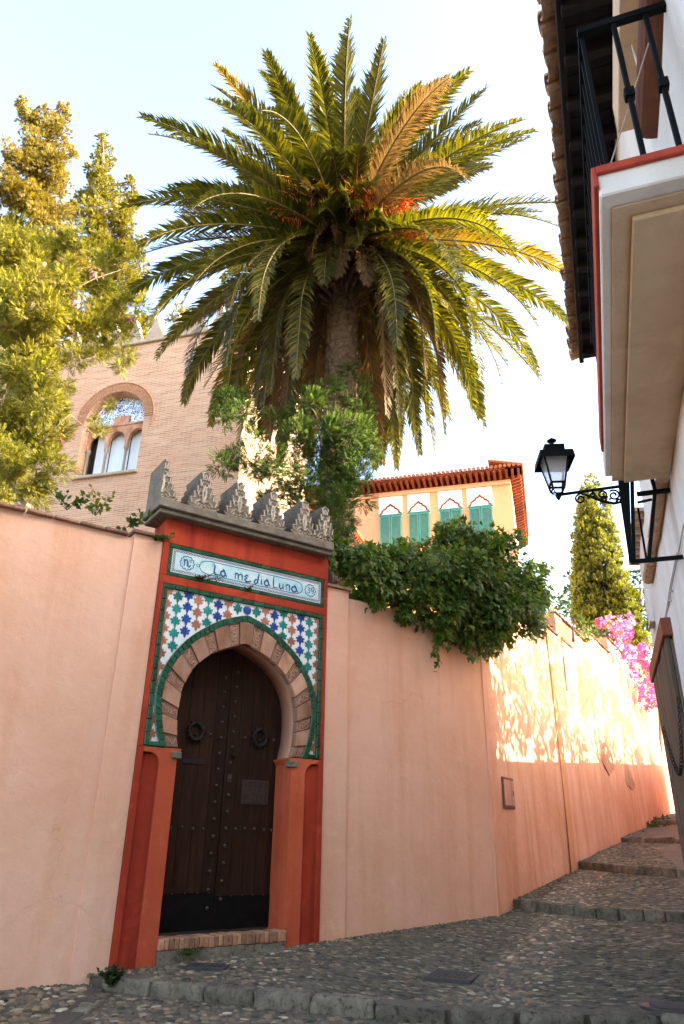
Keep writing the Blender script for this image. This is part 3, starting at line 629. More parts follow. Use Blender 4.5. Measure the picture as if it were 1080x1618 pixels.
# plain red surround
mb = MB(); mb.box(-1.3, 1.3, 0.0, 0.45, 3.50, 3.84); mb.box(-1.3, 1.3, 0.0, 0.45, 2.945, 3.055)
mb.box(-1.3, -1.235, 0.0, 0.45, 0.92, 2.944); mb.box(1.235, 1.3, 0.0, 0.45, 0.92, 2.944); mb.box(-1.3, -1.215, 0.0, 0.45, 3.056, 3.499); mb.box(1.235, 1.3, 0.0, 0.45, 3.056, 3.499)
part('surround', mb, M['red'], gw, 0.006)
for s, nm in ((-1, 'jamb'), (1, 'jamb')):
    mb = MB(); x = sorted((s*1.3, s*1.225)); mb.box(x[0], x[1], -0.002, 0.45, -1.6, 0.918); part('outer_band', mb, M['red'], gw, 0.006)
    mb = MB(); x = sorted((s*1.224, s*1.015)); mb.box(x[0], x[1], 0.05, 0.45, -1.6, 0.84); part('recessed_band', mb, M['red'], gw)
    pts = [(s*1.223, 0.915), (s*1.223, 0.86)] + [(s*(1.015+0.16*(1-math.sin(a))*0.9), 0.86-0.14*(1-math.cos(a))) for a in np.linspace(0.15, 1.5, 6)] + [(s*1.013, 0.70), (s*1.013, -1.6), (s*JX, -1.6), (s*JX, 0.84), (s*(JX-0.045), 0.905), (s*(JX-0.045), 0.918)]
    if s > 0: pts = pts[::-1]
    mb = MB(); mb.prism(pts, 0.0, 0.44); part(nm, mb, M['orangered'], gw, 0.006)
    mb = MB(); x = sorted((s*(JX-0.05), s*(JX+0.085))); mb.box(x[0], x[1], -0.03, 0.10, 0.80, 0.885); part('impost_stone', mb, M['kerb'], gw, 0.014)
# white tiled spandrel with the arch cut out
ctr = np.array([0.0, 1.45]); ang = np.unwrap(np.arctan2(COUT[:, 1]-ctr[1], COUT[:, 0]-ctr[0])); rad = np.hypot(*(COUT-ctr).T)
ang = np.where(ang > math.pi, ang, ang)
a_s = np.arctan2(COUT[:, 1]-ctr[1], COUT[:, 0]-ctr[0]); a_s = np.where(a_s < -math.pi/2, a_s+2*math.pi, a_s)     # from > pi down to < 0
o_ = np.argsort(a_s); AS, RS = a_s[o_], rad[o_]
x0, x1, z0, z1 = -1.235, 1.235, 0.93, 2.944
aa = sorted(list(np.linspace(AS[0], AS[-1], 90)) + [math.atan2(z1-ctr[1], x1), math.atan2(z1-ctr[1], x0)])
def rect_hit(a):
    c, s = math.cos(a), math.sin(a); t = 1e9
    if c > 1e-6: t = min(t, x1/c)
    if c < -1e-6: t = min(t, x0/c)
    if s > 1e-6: t = min(t, (z1-ctr[1])/s)
    if s < -1e-6: t = min(t, (z0-ctr[1])/s)
    return t
mb = MB(); vs = []
for a in aa:
    r0 = np.interp(a, AS, RS)-0.03; r1 = max(r0+0.001, rect_hit(a))
    for r in (r0, r1):
        for y in (0.03, 0.10): vs.append((r*math.cos(a), y, ctr[1]+r*math.sin(a)))
mb.add(vs, [(4*i, 4*i+2, 4*i+6, 4*i+4) for i in range(len(aa)-1)] + [(4*i+1, 4*i+3, 4*i+7, 4*i+5) for i in range(len(aa)-1)])
span = part('spandrel', mb, M['tilewhite'], gw)
def leaf_outline(h=0.088, wd=0.072):
    half = [(0.0, 1.0), (0.16, 0.72), (0.15, 0.50), (0.42, 0.66), (0.50, 0.40), (0.42, 0.26), (0.92, 0.34), (0.98, 0.10), (0.66, -0.02), (0.86, -0.30), (0.62, -0.50), (0.30, -0.34), (0.22, -0.62), (0.14, -0.86), (0.0, -1.0)]
    return [(wd*x, h*z) for x, z in half] + [(-wd*x, h*z) for x, z in half[-2:0:-1]]
lm = {c: MB().prism(leaf_outline(), -0.003, 0.003).mesh('leaf_tile') for c in ('teal', 'blue', 'brown')}
seq = ['brown', 'teal', 'blue', 'brown', 'teal', 'blue', 'brown', 'teal', None, 'teal', 'brown', 'blue', 'teal', 'brown', 'blue', 'teal', 'brown']
for i, c in enumerate(seq):
    x = -1.155 + 0.1445*i
    if c is None: continue
    for j in range(13):
        z = 2.80 - 0.162*j + (0.0 if i % 2 else 0.05)
        a = math.atan2(z-ctr[1], x); r = math.hypot(x, z-ctr[1]); a = a+2*math.pi if a < -math.pi/2 else a
        if r < np.interp(a, AS, RS)+0.005 or z < 0.98: continue
        place('leaf_tile', lm[c], M[c], gw, (x, 0.027, z), 0, (0, random.uniform(-.03, .03)), (1, 1, 1))
mb = MB(); mb.lathe([(0.062, -0.004), (0.062, 0.004), (0.045, 0.009), (0.0001, 0.009)], (0, 0, 0), 14); me = mb.mesh('medallion')
for p in me.vertices: p.co = Vector((p.co.x, -p.co.z, p.co.y))
place('medallion', me, M['blue'], gw, (0.0, 0.025, 2.80))
# green glazed borders, tile by tile
def strip_tiles(x0, z0, x1, z1, wdt, n, y=0.012):
    L = math.hypot(x1-x0, z1-z0)/n; me = MB().box(-L/2+.003, L/2-.003, -0.018, 0.030, -wdt/2, wdt/2).mesh('border_tile', bevel=0.006)
    for k in range(n):
        t = (k+.5)/n; o = place('border_tile', me, M['green'], gw, (x0+(x1-x0)*t, y+random.uniform(-.003, .003), z0+(z1-z0)*t)); o.rotation_euler = (0, -math.atan2(z1-z0, x1-x0), 0)
strip_tiles(-1.232, 2.912, 1.232, 2.912, 0.060, 15); strip_tiles(-1.203, 0.932, -1.203, 2.880, 0.058, 13); strip_tiles(1.203, 0.932, 1.203, 2.880, 0.058, 13)
strip_tiles(-1.172, 0.955, -1.04, 0.955, 0.05, 1); strip_tiles(1.04, 0.955, 1.172, 0.955, 0.05, 1)
nA = 62
for k in range(nA):
    i0 = k*(NS-1)/nA; i1 = (k+1)*(NS-1)/nA
    q = np.arange(NS); f = lambda C, i: np.array([np.interp(i, q, C[:, 0]), np.interp(i, q, C[:, 1])])
    a, b = f(COUT, i0+.12), f(COUT, i1-.12); c, d = f(CV, i1-.12), f(CV, i0+.12); cen = (a+b+c+d)/4
    pts = [tuple(p-cen) for p in (a, b, c, d)]
    me = MB().prism(pts, -0.022, 0.06).mesh('border_tile', bevel=0.006)
    place('border_tile', me, M['green'], gw, (cen[0], 0.004+random.uniform(-.003, .003), cen[1]))
# grout bed behind the arc tiles
mb = MB(); vs = []
for i in range(NS):
    for C, e in ((COUT, -0.004), (CV, 0.004)):
        for y in (0.0, 0.08): vs.append((C[i, 0]+e*_dv[i, 0]*-1, y, C[i, 1]+e*_dv[i, 1]*-1))
mb.add(vs, [(4*i, 4*i+2, 4*i+6, 4*i+4) for i in range(NS-1)]); part('grout_bed', mb, M['grout'], gw)
# voussoirs: carved and plain in turn, and the smooth reveal behind them
wts = []
for k in range(23): wts.append(0.86 if k % 2 == 0 else 1.14)
cum = np.concatenate([[0], np.cumsum(wts)])/sum(wts)*(NS-1)
def arcpt(C, i): return np.array([np.interp(i, np.arange(NS), C[:, 0]), np.interp(i, np.arange(NS), C[:, 1])])
for k in range(23):
    i0, i1 = cum[k]+0.22, cum[k+1]-0.22; carved = k % 2 == 0
    top = [arcpt(CV-_dv*0.003, i) for i in np.linspace(i0, i1, 4)]; bot = [arcpt(CIN, i) for i in np.linspace(i1, i0, 4)]
    mb = MB(); mb.prism([tuple(p) for p in top+bot], 0.012 if carved else -0.012, 0.11)
    vo = part('voussoir', mb, M['vcarve' if carved else 'vplain'], gw, 0.004)
    if carved:       # scrolling stem and leaves in relief inside a raised rim
        ca = MB(); im = (i0+i1)/2
        def Q(u, v):   # u across -1..1, v inner 0 .. outer 1
            a = arcpt(CIN, im+u*(i1-i0)/2); b = arcpt(CV, im+u*(i1-i0)/2); p = a+(b-a)*v; return (p[0], 0.010, p[1])
        st = [Q(0.42*math.sin(v*9.5), v) for v in np.linspace(.1, .9, 17)]; ca.tube(st, 0.010, 5)
        for n_ in range(5):
            v0 = 0.16+0.165*n_; sd_ = -1 if n_ % 2 else 1
            ca.tube([Q(sd_*(0.12+0.42*math.sin(a)), v0+0.075*math.cos(a)) for a in np.linspace(-0.6, 3.6, 9)], [0.010]*7+[0.013, 0.012], 5)
        ca.tube([Q(u, v) for u, v in ((-.8, .05), (.8, .05), (.8, .95), (-.8, .95), (-.8, .05))], 0.007, 4)
        part('carving', ca, M['vplain'], vo)
mb = MB(); vs = []
for i in range(NS):
    for C, e in ((CIN, 0.004), (CV, 0.0)):
        for y in (0.09, 0.44): vs.append((C[i, 0]+_dv[i, 0]*e, y, C[i, 1]+_dv[i, 1]*e))
mb.add(vs, [(4*i, 4*i+1, 4*i+5, 4*i+4) for i in range(NS-1)] + [(4*i+1, 4*i+3, 4*i+7, 4*i+5) for i in range(NS-1)]); part('arch_reveal', mb, M['reveal'], gw, smooth=True)
# the name panel over the arch
sg = MB(); sg.box(-1.212, 1.232, 0.02, 0.10, 3.058, 3.497); sign = part('name_panel', sg, M['green'], gw)
me = MB().box(-0.072, 0.072, -0.02, 0.03, -0.026, 0.026).mesh('rim_tile', bevel=0.005)
for k in range(16):
    for z in (3.470, 3.085): place('rim_tile', me, M['green'], sign, (-1.135+0.1525*k, 0.018+random.uniform(-.003, .003), z), 0, (0, 0), (1.03, 1, 1))
for k in range(3):
    for x in (-1.187, 1.207): place('rim_tile', me, M['green'], sign, (x, 0.018, 3.165+0.112*k), 0, (0, R(90)), (0.75, 1, 0.85))
sb = MB(); sb.box(-1.16, 1.18, 0.012, 0.03, 3.113, 3.442); part('glazed_ground', sb, M['braid'], sign)
sb = MB(); sb.box(-1.105, 1.125, 0.009, 0.02, 3.166, 3.389); part('aqua_field', sb, M['signbg'], sign)
sb = MB()                      # plaited border, two dark strands
def flat(mb, path, wd, y, closed=False):
    """flat painted stroke following a path of (x, z), sitting at depth y"""
    p = [np.array(q, float) for q in path]; n = len(p); vs = []
    for i in range(n):
        t = p[(i+1) % n if closed else min(i+1, n-1)]-p[(i-1) % n if closed else max(i-1, 0)]; t = t/(np.linalg.norm(t)+1e-9); nn = np.array([-t[1], t[0]])
        ww = wd*(0.55 if (not closed and i in (0, n-1)) else 1)/2
        for s in (1, -1): q = p[i]+s*ww*nn; vs.append((q[0], y, q[1]))
    m = n if closed else n-1
    mb.add(vs, [(2*i, 2*i+1, 2*((i+1) % n)+1, 2*((i+1) % n)) for i in range(m)])
for z, in ((3.415,), (3.140,)):
    for ph in (0, math.pi): flat(sb, [(-1.15+2.32*t, z+0.013*math.sin(t*2.32*2*math.pi/0.075+ph)) for t in np.linspace(0, 1, 330)], 0.0075, 0.0095 if ph else 0.0085)
for x in (-1.133, 1.153):
    for ph in (0, math.pi): flat(sb, [(x+0.013*math.sin(t*0.25*2*math.pi/0.075+ph), 3.152+0.25*t) for t in np.linspace(0, 1, 40)], 0.0075, 0.0095 if ph else 0.0085)
part('plaited_border', sb, M['ink'], sign)
sb = MB(); Y0 = 0.0065
def arc(cx, cz, rx, rz, a0, a1, n=14): return [(cx+rx*math.cos(R(a)), cz+rz*math.sin(R(a))) for a in np.linspace(a0, a1, n)]
zc = 3.277
flat(sb, [(-0.945+(0.092+0.008*math.cos(12*a))*math.cos(a)*1.05, zc+(0.092+0.008*math.cos(12*a))*math.sin(a)) for a in np.linspace(0, 2*math.pi, 90, endpoint=False)], 0.011, Y0, True)
flat(sb, [(0.995+(0.088+0.006*math.cos(12*a))*math.cos(a), zc+(0.088+0.006*math.cos(12*a))*math.sin(a)) for a in np.linspace(0, 2*math.pi, 90, endpoint=False)], 0.011, Y0, True)
flat(sb, [(-0.79+0.020*math.cos(a), zc+0.020*math.sin(a)) for a in np.linspace(0, 2*math.pi, 16, endpoint=False)], 0.008, Y0, True)
cart = arc(-0.66, zc, 0.105, 0.088, 100, 260, 16) + [(-0.62, zc-0.097)] + [(0.70, zc-0.097)] + arc(0.74, zc, 0.12, 0.092, -80, 80, 16) + [(0.70, zc+0.097), (-0.62, zc+0.097)]
flat(sb, cart, 0.010, Y0, True)
part('painted_frames', sb, M['ink'], sign)
W_ = 0.023; strokes = []
def L_(p, w_=W_): strokes.append((p, w_))
def ltr_a(x, h=0.085, w2=0.085):
    L_(arc(x+w2*.45, zc-.075+h*.42, w2*.42, h*.42, 30, 330, 14)); L_([(x+w2*.35, zc-.075+h*1.15), (x+w2*.62, zc-.075+h*.95), (x+w2*.85, zc-.075+h*.35), (x+w2*1.15, zc-.075)])
def ltr_n(x, h=0.085, w2=0.07): L_([(x, zc-.075+h), (x+.008, zc-.075)]); L_([(x+.006, zc-.075+h*.72), (x+w2*.45, zc-.075+h), (x+w2*.9, zc-.075+h*.85), (x+w2, zc-.075)])
L_([(-.565, zc+.075), (-.545, zc+.045), (-.55, zc-.05), (-.53, zc-.075), (-.455, zc-.068)]); ltr_a(-.455, .09)          # La
x = -.235; ltr_n(x, .09, .055); L_([(x+.06, zc-.075+.065), (x+.085, zc+.015), (x+.11, zc), (x+.115, zc-.075)])                            # m
L_([(-.03, zc+.005), (-.065, zc+.018), (-.085, zc-.005), (-.05, zc-.028), (-.085, zc-.05), (-.06, zc-.078), (.0, zc-.07), (.02, zc-.05)])   # e
L_([(.135, zc+.085), (.128, zc+.02), (.118, zc-.06), (.09, zc-.082), (.062, zc-.06), (.085, zc-.02), (.118, zc-.015)])                         # d
L_([(.18, zc+.01), (.178, zc-.06), (.195, zc-.078)]); L_([(.183, zc+.05), (.186, zc+.038)])                                                       # i
ltr_a(.225, .09)
L_([(.375, zc+.080), (.372, zc+.0), (.378, zc-.075), (.455, zc-.072)])                                                                            # L
L_([(.475, zc+.012), (.472, zc-.05), (.495, zc-.078), (.525, zc-.05)]); L_([(.53, zc+.012), (.53, zc-.06), (.545, zc-.075)])                   # u
ltr_n(.58, .09, .065); ltr_a(.675, .09, .10)
L_([(-1.0, zc+.035), (-.985, zc+.05), (-.985, zc-.05)]); L_([(-.983, zc+.02), (-.955, zc+.05), (-.94, zc+.01), (-.935, zc-.04), (-.915, zc-.052), (-.895, zc-.02)]); L_(arc(-.90, zc+.035, .016, .018, 0, 340, 10), .009)   # n with its raised o
L_([(.945, zc+.03), (.965, zc+.048), (.985, zc+.03), (.965, zc+.002), (.988, zc-.02), (.975, zc-.05), (.945, zc-.04)], .012)                         # 3
L_(arc(1.03, zc+.022, .022, .026, -20, 320, 12), .012); L_([(1.052, zc+.02), (1.05, zc-.02), (1.02, zc-.052)], .012)                                  # 9
for p_, w_ in strokes:
    sb = MB(); flat(sb, p_, w_, 0.0045); part('lettering', sb, M['ink'], sign)
# cornice and carved battlements
mb = MB(); mb.box(-1.50, 1.27, -0.20, 0.46, 3.905, 4.02); part('cornice', mb, M['stone'], gw, 0.012)
mb = MB(); mb.box(-1.46, 1.262, -0.15, 0.45, 3.842, 3.903); part('cornice_moulding', mb, M['stone'], gw, 0.01)
def merlon_outline(h=0.60, wd=0.245):
    tiers = [(1.0, 0.10), (0.80, 0.07), (0.86, 0.25), (0.62, 0.22), (0.68, 0.41), (0.46, 0.38), (0.52, 0.57), (0.32, 0.55), (0.38, 0.74), (0.20, 0.73), (0.30, 0.94), (0.12, 0.90), (0.0, 1.0)]
    rt = [(0.78, 0.0)] + tiers
    return [(wd*x, h*z) for x, z in rt], [(-wd*x, h*z) for x, z in rt[-2::-1]]
def carve_face(mb, h, wd, half=False):
    y = -0.006
    def q(x, z): return (wd*x, y, h*z)
    sides = (1,) if half else (-1, 1)
    for s in sides:
        mb.tube([q(s*x, z) for x, z in [(0.05, 0.03), (0.70, 0.03), (0.92, 0.10), (0.70, 0.11), (0.78, 0.245), (0.55, 0.25), (0.60, 0.40), (0.40, 0.40), (0.44, 0.56), (0.26, 0.56), (0.30, 0.73), (0.14, 0.74), (0.22, 0.91), (0.03, 0.95)]], 0.011, 4)
        mb.tube([q(s*x, z) for x, z in [(0.0, 0.16), (0.22, 0.22), (0.44, 0.16), (0.52, 0.10), (0.40, 0.07), (0.28, 0.12)]], 0.012, 4)
        mb.tube([q(s*x, z) for x, z in [(0.0, 0.24), (0.16, 0.34), (0.30, 0.30), (0.38, 0.36), (0.30, 0.44), (0.18, 0.42)]], 0.012, 4)
        mb.tube([q(s*x, z) for x, z in [(0.02, 0.44), (0.10, 0.56), (0.20, 0.60), (0.16, 0.68), (0.06, 0.66)]], 0.011, 4)
        mb.tube([q(s*x, z) for x, z in [(0.0, 0.16), (0.06, 0.30), (0.10, 0.42), (0.06, 0.54), (0.0, 0.60)]], [0.010, 0.018, 0.02, 0.014, 0.008], 4)
        mb.tube([q(s*x, z) for x, z in [(0.02, 0.74), (0.07, 0.80), (0.03, 0.88)]], 0.009, 4)
        mb.tube([q(s*x, z) for x, z in [(0.10, 0.05), (0.18, 0.09), (0.08, 0.11), (0.02, 0.07)]], 0.009, 4)
mx = [-1.485, -0.875, -0.335, 0.205, 0.745, 1.11]
for i, x in enumerate(mx):
    rt, lf = merlon_outline(); mb = MB(); half = i == 0
    pts = ([(0, 0)] + rt) if half else rt+lf
    if i == 5: pts = [p for p in pts if p[0] <= 0.155]; pts = pts if pts[0][0] else pts
    b = [(px+x, pz+4.022) for px, pz in pts]
    mb.prism(b, -0.165, 0.38); m_ = part('merlon', mb, M['stone'], gw)
    mb = MB(); carve_face(mb, 0.60, 0.245, half)
    mb.v = [(a+x, b_-0.165, c+4.022) for a, b_, c in mb.v if True]
    if i == 5: mb.v = [(min(a, 1.262), b_, c) for a, b_, c in mb.v]
    part('carving', mb, M['stonelight'], m_)
# threshold of bricks on edge over a rough stone
th = part('threshold', MB().box(-0.80, 0.795, -0.045, 0.42, -1.6, -1.172), M['kerb'], gw, 0.01)
bme = [MB().box(-0.027, 0.027, -0.14, 0.14, -0.052, 0.052).mesh('brick', bevel=0.006, jitter=0.004) for _ in range(4)]
for k in range(27):
    place('brick', bme[k % 4], M['brick'], th, (-0.775+0.0592*k, 0.085+random.uniform(-.008, .008), -1.118+random.uniform(-.006, .006)), random.uniform(-.02, .02), (0, random.uniform(-.04, .04)))
# the studded double door
studm = MB().lathe([(0.023, 0), (0.022, 0.008), (0.015, 0.018), (0.006, 0.024), (0.0001, 0.025)], (0, 0, 0), 10).mesh('stud', smooth=True)
for p in studm.vertices: p.co = Vector((p.co.x, -p.co.z, p.co.y))
def stud(parent, x, z, s=1.0): place('stud', studm, M['stud'], parent, (x, 0.418, z), 0, (0, 0), (s, s, s))
seam = 0.035
for side in (-1, 1):
    xa, xb = (-0.90, seam-0.004) if side < 0 else (seam+0.004, 0.93)
    lf = part('door_leaf', MB().box(xa, xb, 0.44, 0.50, -1.06, 2.36), M['wood'], gw)
    n = 5
    for k in range(n):
        a = xa+(xb-xa)*k/n; b = xa+(xb-xa)*(k+1)/n
        part('plank', MB().box(a+.002, b-.002, 0.421+random.uniform(0, .003), 0.4399, -1.06, 2.36), M['wood'], lf, 0.003)
    part('kick_plate', MB().box(xa+.004, xb-.004, 0.414, 0.4195, -1.06, -0.66 if side < 0 else -0.70), M['kick'], lf)
    cx = -0.062 if side < 0 else 0.115
    for k in range(15): stud(lf, cx+random.uniform(-.006, .006), 1.93 + (0.0 if side < 0 else 0.09) - 0.197*k)
    for x in ([-0.77, -0.63, -0.48, -0.335, -0.20] if side < 0 else [0.25, 0.385, 0.52, 0.66, 0.78]): stud(lf, x, 0.05+random.uniform(-.01, .01), 0.9)
    for x in ([-0.21, -0.74] if side < 0 else [0.30, 0.74]): stud(lf, x, 1.17, 0.95)
    for k in range(6): stud(lf, xa+0.06+k*(xb-xa-.1)/5.2, (-0.665 if side < 0 else -0.705), 0.4)
    kx = -0.42 if side < 0 else 0.52
    kb = MB(); kb.tube([(kx+0.098*math.cos(a), 0.395, 1.19+0.105*math.sin(a)) for a in np.linspace(0, 2*math.pi, 25)], [0.026+0.007*math.cos(12*a) for a in np.linspace(0, 2*math.pi, 25)], 7)
    for a in np.linspace(0, 2*math.pi, 12, endpoint=False): kb.lathe([(0.018, -0.01), (0.016, 0.008), (0.0001, 0.014)], (kx+0.128*math.cos(a), 0.402, 1.19+0.135*math.sin(a)), 6)
    kb.tube([(kx-.02, 0.425, 1.285), (kx-.012, 0.37, 1.30), (kx+.012, 0.37, 1.30), (kx+.02, 0.425, 1.285)], 0.014, 6); kb.tube([(kx, 0.425, 1.15), (kx, 0.39, 1.15)], 0.018, 8)
    part('ring_knocker', kb, M['iron'], lf, smooth=True)
    if side < 0: part('letter_slot', MB().box(-0.57, -0.27, 0.408, 0.421, 0.795, 0.855), M['iron'], lf, 0.004)
    else:
        gr = MB(); gr.box(0.30, 0.70, 0.412, 0.4205, 0.345, 0.645)
        for k in range(9): gr.box(0.315+k*.0445, 0.327+k*.0445, 0.404, 0.411, 0.355, 0.635)
        for k in range(7): gr.box(0.31, 0.69, 0.3995, 0.4035, 0.365+k*.043, 0.374+k*.043)
        part('grille', gr, M['stud'], lf)
        part('lock_plate', MB().box(0.085, 0.145, 0.409, 0.4205, 0.60, 0.70), M['stud'], lf, 0.004)
        kb = MB(); kb.lathe([(0.03, 0), (0.03, .012), (0.018, .03), (0.026, .045), (0.0001, .055)], (0, 0, 0), 10)
        kb.v = [(a+0.14, 0.415-c, b+0.93) for a, b, c in kb.v]; part('door_knob', kb, M['iron'], lf, smooth=True)

# ------------------------------------------------------------------ the white house on the right
hs = thing('white_house', 'white plastered house with dark tiled eave and wooden gate along the right of the street', 'house', HOUSE, (1.4, 2, -1.7))
WX = 0.80
mb = MB(); wallgrid(mb, -14, 8.0, lambda x: -3, lambda x: 5.74, 0, 6.0, 40, 14, 0.010)
def swapxy(mb): mb.v = [(b+WX, a, c) for a, b, c in mb.v]
swapxy(mb); part('wall', mb, M['white'], hs)
mb = MB(); wallgrid(mb, 8.002, 9.75, lambda x: -3, lambda x: 3.35, 0, 5.5, 8, 10, 0.012); swapxy(mb); part('low_wall', mb, M['white'], hs)
mb = MB(); mb.box(2.6, 7.2, 7.6, 12.9, -3, 8.2); part('shade_block', mb, M['white'], hs)  # unseen block added behind the house to shade the gateway wall
mb = MB().box(1.2, 6.8, -14, 7.9, 5.85, 8.1); part('attic_storey', mb, M['white'], hs)
# dark boarded soffit and rafters, then the tile ends seen from below
zs = 5.70; k = 0; y = -3.0
bme2 = MB().box(-0.21, 0.21, -0.098, 0.098, -0.012, 0.012).mesh('soffit_board', bevel=0.003)
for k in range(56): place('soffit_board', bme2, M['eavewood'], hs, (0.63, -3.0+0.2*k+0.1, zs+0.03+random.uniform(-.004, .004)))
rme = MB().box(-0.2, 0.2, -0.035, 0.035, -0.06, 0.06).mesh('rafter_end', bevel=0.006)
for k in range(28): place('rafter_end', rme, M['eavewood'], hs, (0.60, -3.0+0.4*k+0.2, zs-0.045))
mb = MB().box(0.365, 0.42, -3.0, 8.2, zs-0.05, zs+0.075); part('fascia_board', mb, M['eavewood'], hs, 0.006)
def barrel(r=0.105, L=0.42, th=0.016, n=7, up=True):
    vs = []; fs = []
    for i in range(n+1):
        a = math.pi*i/n
        for rr in (r, r-th):
            for yy, tp in ((-L/2, 1.0), (L/2, 0.86)): vs.append((yy, rr*tp*math.cos(a), rr*tp*math.sin(a)*0.8))
    for i in range(n):
        b = 4*i; fs += [(b, b+4, b+5, b+1), (b+2, b+3, b+7, b+6), (b, b+2, b+6, b+4), (b+1, b+5, b+7, b+3)]
    fs += [(0, 1, 3, 2), (4*n, 4*n+2, 4*n+3, 4*n+1)]
    return MB().add(vs, fs)
tile_me = barrel().mesh('roof_tile', smooth=False); 
k = 0; y = -2.9
while y < 8.15:
    # channel tile (hollow side up) and the cover tile over the joint
    o = place('roof_tile', tile_me, M['roof'], hs, (0.462+random.uniform(-.012, .012), y, zs+0.20), 0, (R(180)+random.uniform(-.05, .05), R(-14)+random.uniform(-.03, .03)), (1, 1.05, 0.8))
    o = place('roof_tile', tile_me, M['roof'], hs, (0.475+random.uniform(-.02, .02), y+0.13, zs+0.165), 0, (random.uniform(-.06, .06), R(-14)+random.uniform(-.03, .03)), (1, 0.98, 1))
    y += 0.262; k += 1
mb = MB(); mb.add([(0.40, -14, 5.83), (0.40, 8.2, 5.83), (5.2, 8.2, 8.5), (5.2, -14, 8.5), (0.40, -14, 5.79), (0.40, 8.2, 5.79), (5.2, 8.2, 8.4), (5.2, -14, 8.4)], [(0,1,2,3),(4,7,6,5),(0,4,5,1),(1,5,6,2),(2,6,7,3),(3,7,4,0)]); part('roof_slope', mb, M['roof'], hs)
mb = MB()
for yy in np.arange(8.1, 9.8, 0.24):
    b = barrel(0.10, 0.5); mb.add([(v[0]+0.93, v[1]+yy, v[2]+3.38-0.1*v[0]) for v in b.v], b.f)
part('low_roof_tiles', mb, M['roof'], hs, kind='stuff')
# balcony: stepped underside, red edge, iron railing
bal = thing('balcony', 'overhanging white balcony with red painted edge and black iron railing', 'balcony', HOUSE, (0.5, 4, 2.6))
LE, Y0b, Y1b = 0.292, 2.60, 5.22
mb = MB(); mb.box(LE+0.02, WX-.002, Y0b+0.02, Y1b+0.36, 2.70, 2.86); part('slab', mb, M['white'], bal, 0.008)
mb = MB(); mb.box(LE+0.070, WX-.003, Y0b+0.10, Y1b+0.44, 2.688, 2.699); part('underside_band', mb, M['creamshade'], bal, 0.006)
mb = MB(); mb.box(0.452, WX-.004, Y0b+0.17, Y1b+0.42, 2.655, 2.6875); part('underside_panel', mb, M['creamshade'], bal, 0.006)
mb = MB(); mb.box(LE, LE+0.022, Y0b, Y1b, 2.745, 2.872); mb.box(LE+0.022, WX-.005, Y0b-.002, Y0b+0.020, 2.825, 2.872); part('red_edge', mb, M['redtrim'], bal, 0.004)
zr = 3.93; lx = 0.375; yn = 2.66
mb = MB(); mb.bar((lx, yn, zr), (lx, Y1b+.2, zr), 0.035, 0.028); mb.bar((lx-.02, yn, zr), (WX+.1, yn, zr), 0.038, 0.040); mb.bar((lx, yn, 2.93), (lx, Y1b+.2, 2.93), 0.025); part('handrail', mb, M['lampblack'], bal)
bb = MB().box(-0.010, 0.010, -0.010, 0.010, -0.52, 0.56).mesh('baluster')
bb2 = MB(); bb2.box(-0.0125, 0.0125, -0.0125, 0.0125, -0.62, 0.56); bb2.box(-0.024, 0.024, -0.024, 0.024, -0.03, 0.03); bb2 = bb2.mesh('baluster', bevel=0.004)
for k in range(20): place('baluster', bb, M['lampblack'], bal, (lx, yn+0.02+0.135*k, 3.36))
for x in (0.535, 0.69): place('baluster', bb2, M['lampblack'], bal, (x, yn, 3.36))
mb = MB(); mb.tube([(lx-.01, 4.35+0.05*math.cos(a), 3.0+0.10*math.sin(a)) for a in np.linspace(0, 7.5, 20)] + [(lx-.02, 4.4, 2.88)], 0.006, 5)
solo('cord', mb, M['cable'], 'pale cord looped round the side bars of the balcony railing', 'cord', HOUSE, (lx, 4.35, 2.9))
# shutter box and rolled blind over the balcony door
mb = MB(); mb.box(0.665, WX-.001, 0.6, 3.95, 4.62, 4.90); solo('blind_box', mb, M['creamshade'], 'tan plaster box above the balcony door, over the rolled blind', 'box', HOUSE, (0.7, 2, 4.62), bevel=0.006)
bl = thing('rolled_blind', 'rolled up blind of brown wooden slats hanging above the balcony', 'blind', HOUSE, (0.78, 2, 3.9))
sl = MB().box(-0.017, 0.017, -1.45, 1.45, -0.007, 0.007).mesh('slat', bevel=0.003)
for k in range(22):
    a = 2*math.pi*k/22; o = place('slat', sl, M['blind'], bl, (0.80+0.105*math.cos(a), 2.05, 4.08+0.105*math.sin(a))); o.rotation_euler = (0, R(90)-a, 0)
mb = MB(); mb.v = []; 
pr = [(0.10*math.cos(a), 0.10*math.sin(a)) for a in np.linspace(0, 2*math.pi, 18, endpoint=False)]
mb.prism([(0.80+a, 4.08+b) for a, b in pr], 0.62, 3.48); part('roll_core', mb, M['eavewood'], bl)
mb = MB(); mb.tube([(0.75, 3.3, 4.19), (0.74, 3.3, 4.62)], 0.006, 5); mb.tube([(0.75, 1.2, 4.19), (0.74, 1.2, 4.62)], 0.006, 5); part('hanging_cord', mb, M['cable'], bl)
# the loose wire across the balcony
def hp(x, y, lat):
    """point of the right house's street frame: pixel x, y met on the plane at lateral distance lat"""
    r = HOUSE.m.inverted() @ ray(x, y); return tuple(r*(lat/r.x))
def ha(x, y, al):
    r = HOUSE.m.inverted() @ ray(x, y); return tuple(r*(al/r.y))
mb = MB(); mb.tube([(0.40, 2.75, 3.02), (0.50, 2.74, 3.28), (0.62, 2.74, 3.60), (0.70, 2.76, 3.83)], 0.0035, 5)
solo('wire', mb, M['wire'], 'thin wire slung diagonally between the balcony bars', 'wire', HOUSE, (0.40, 2.75, 3.02))
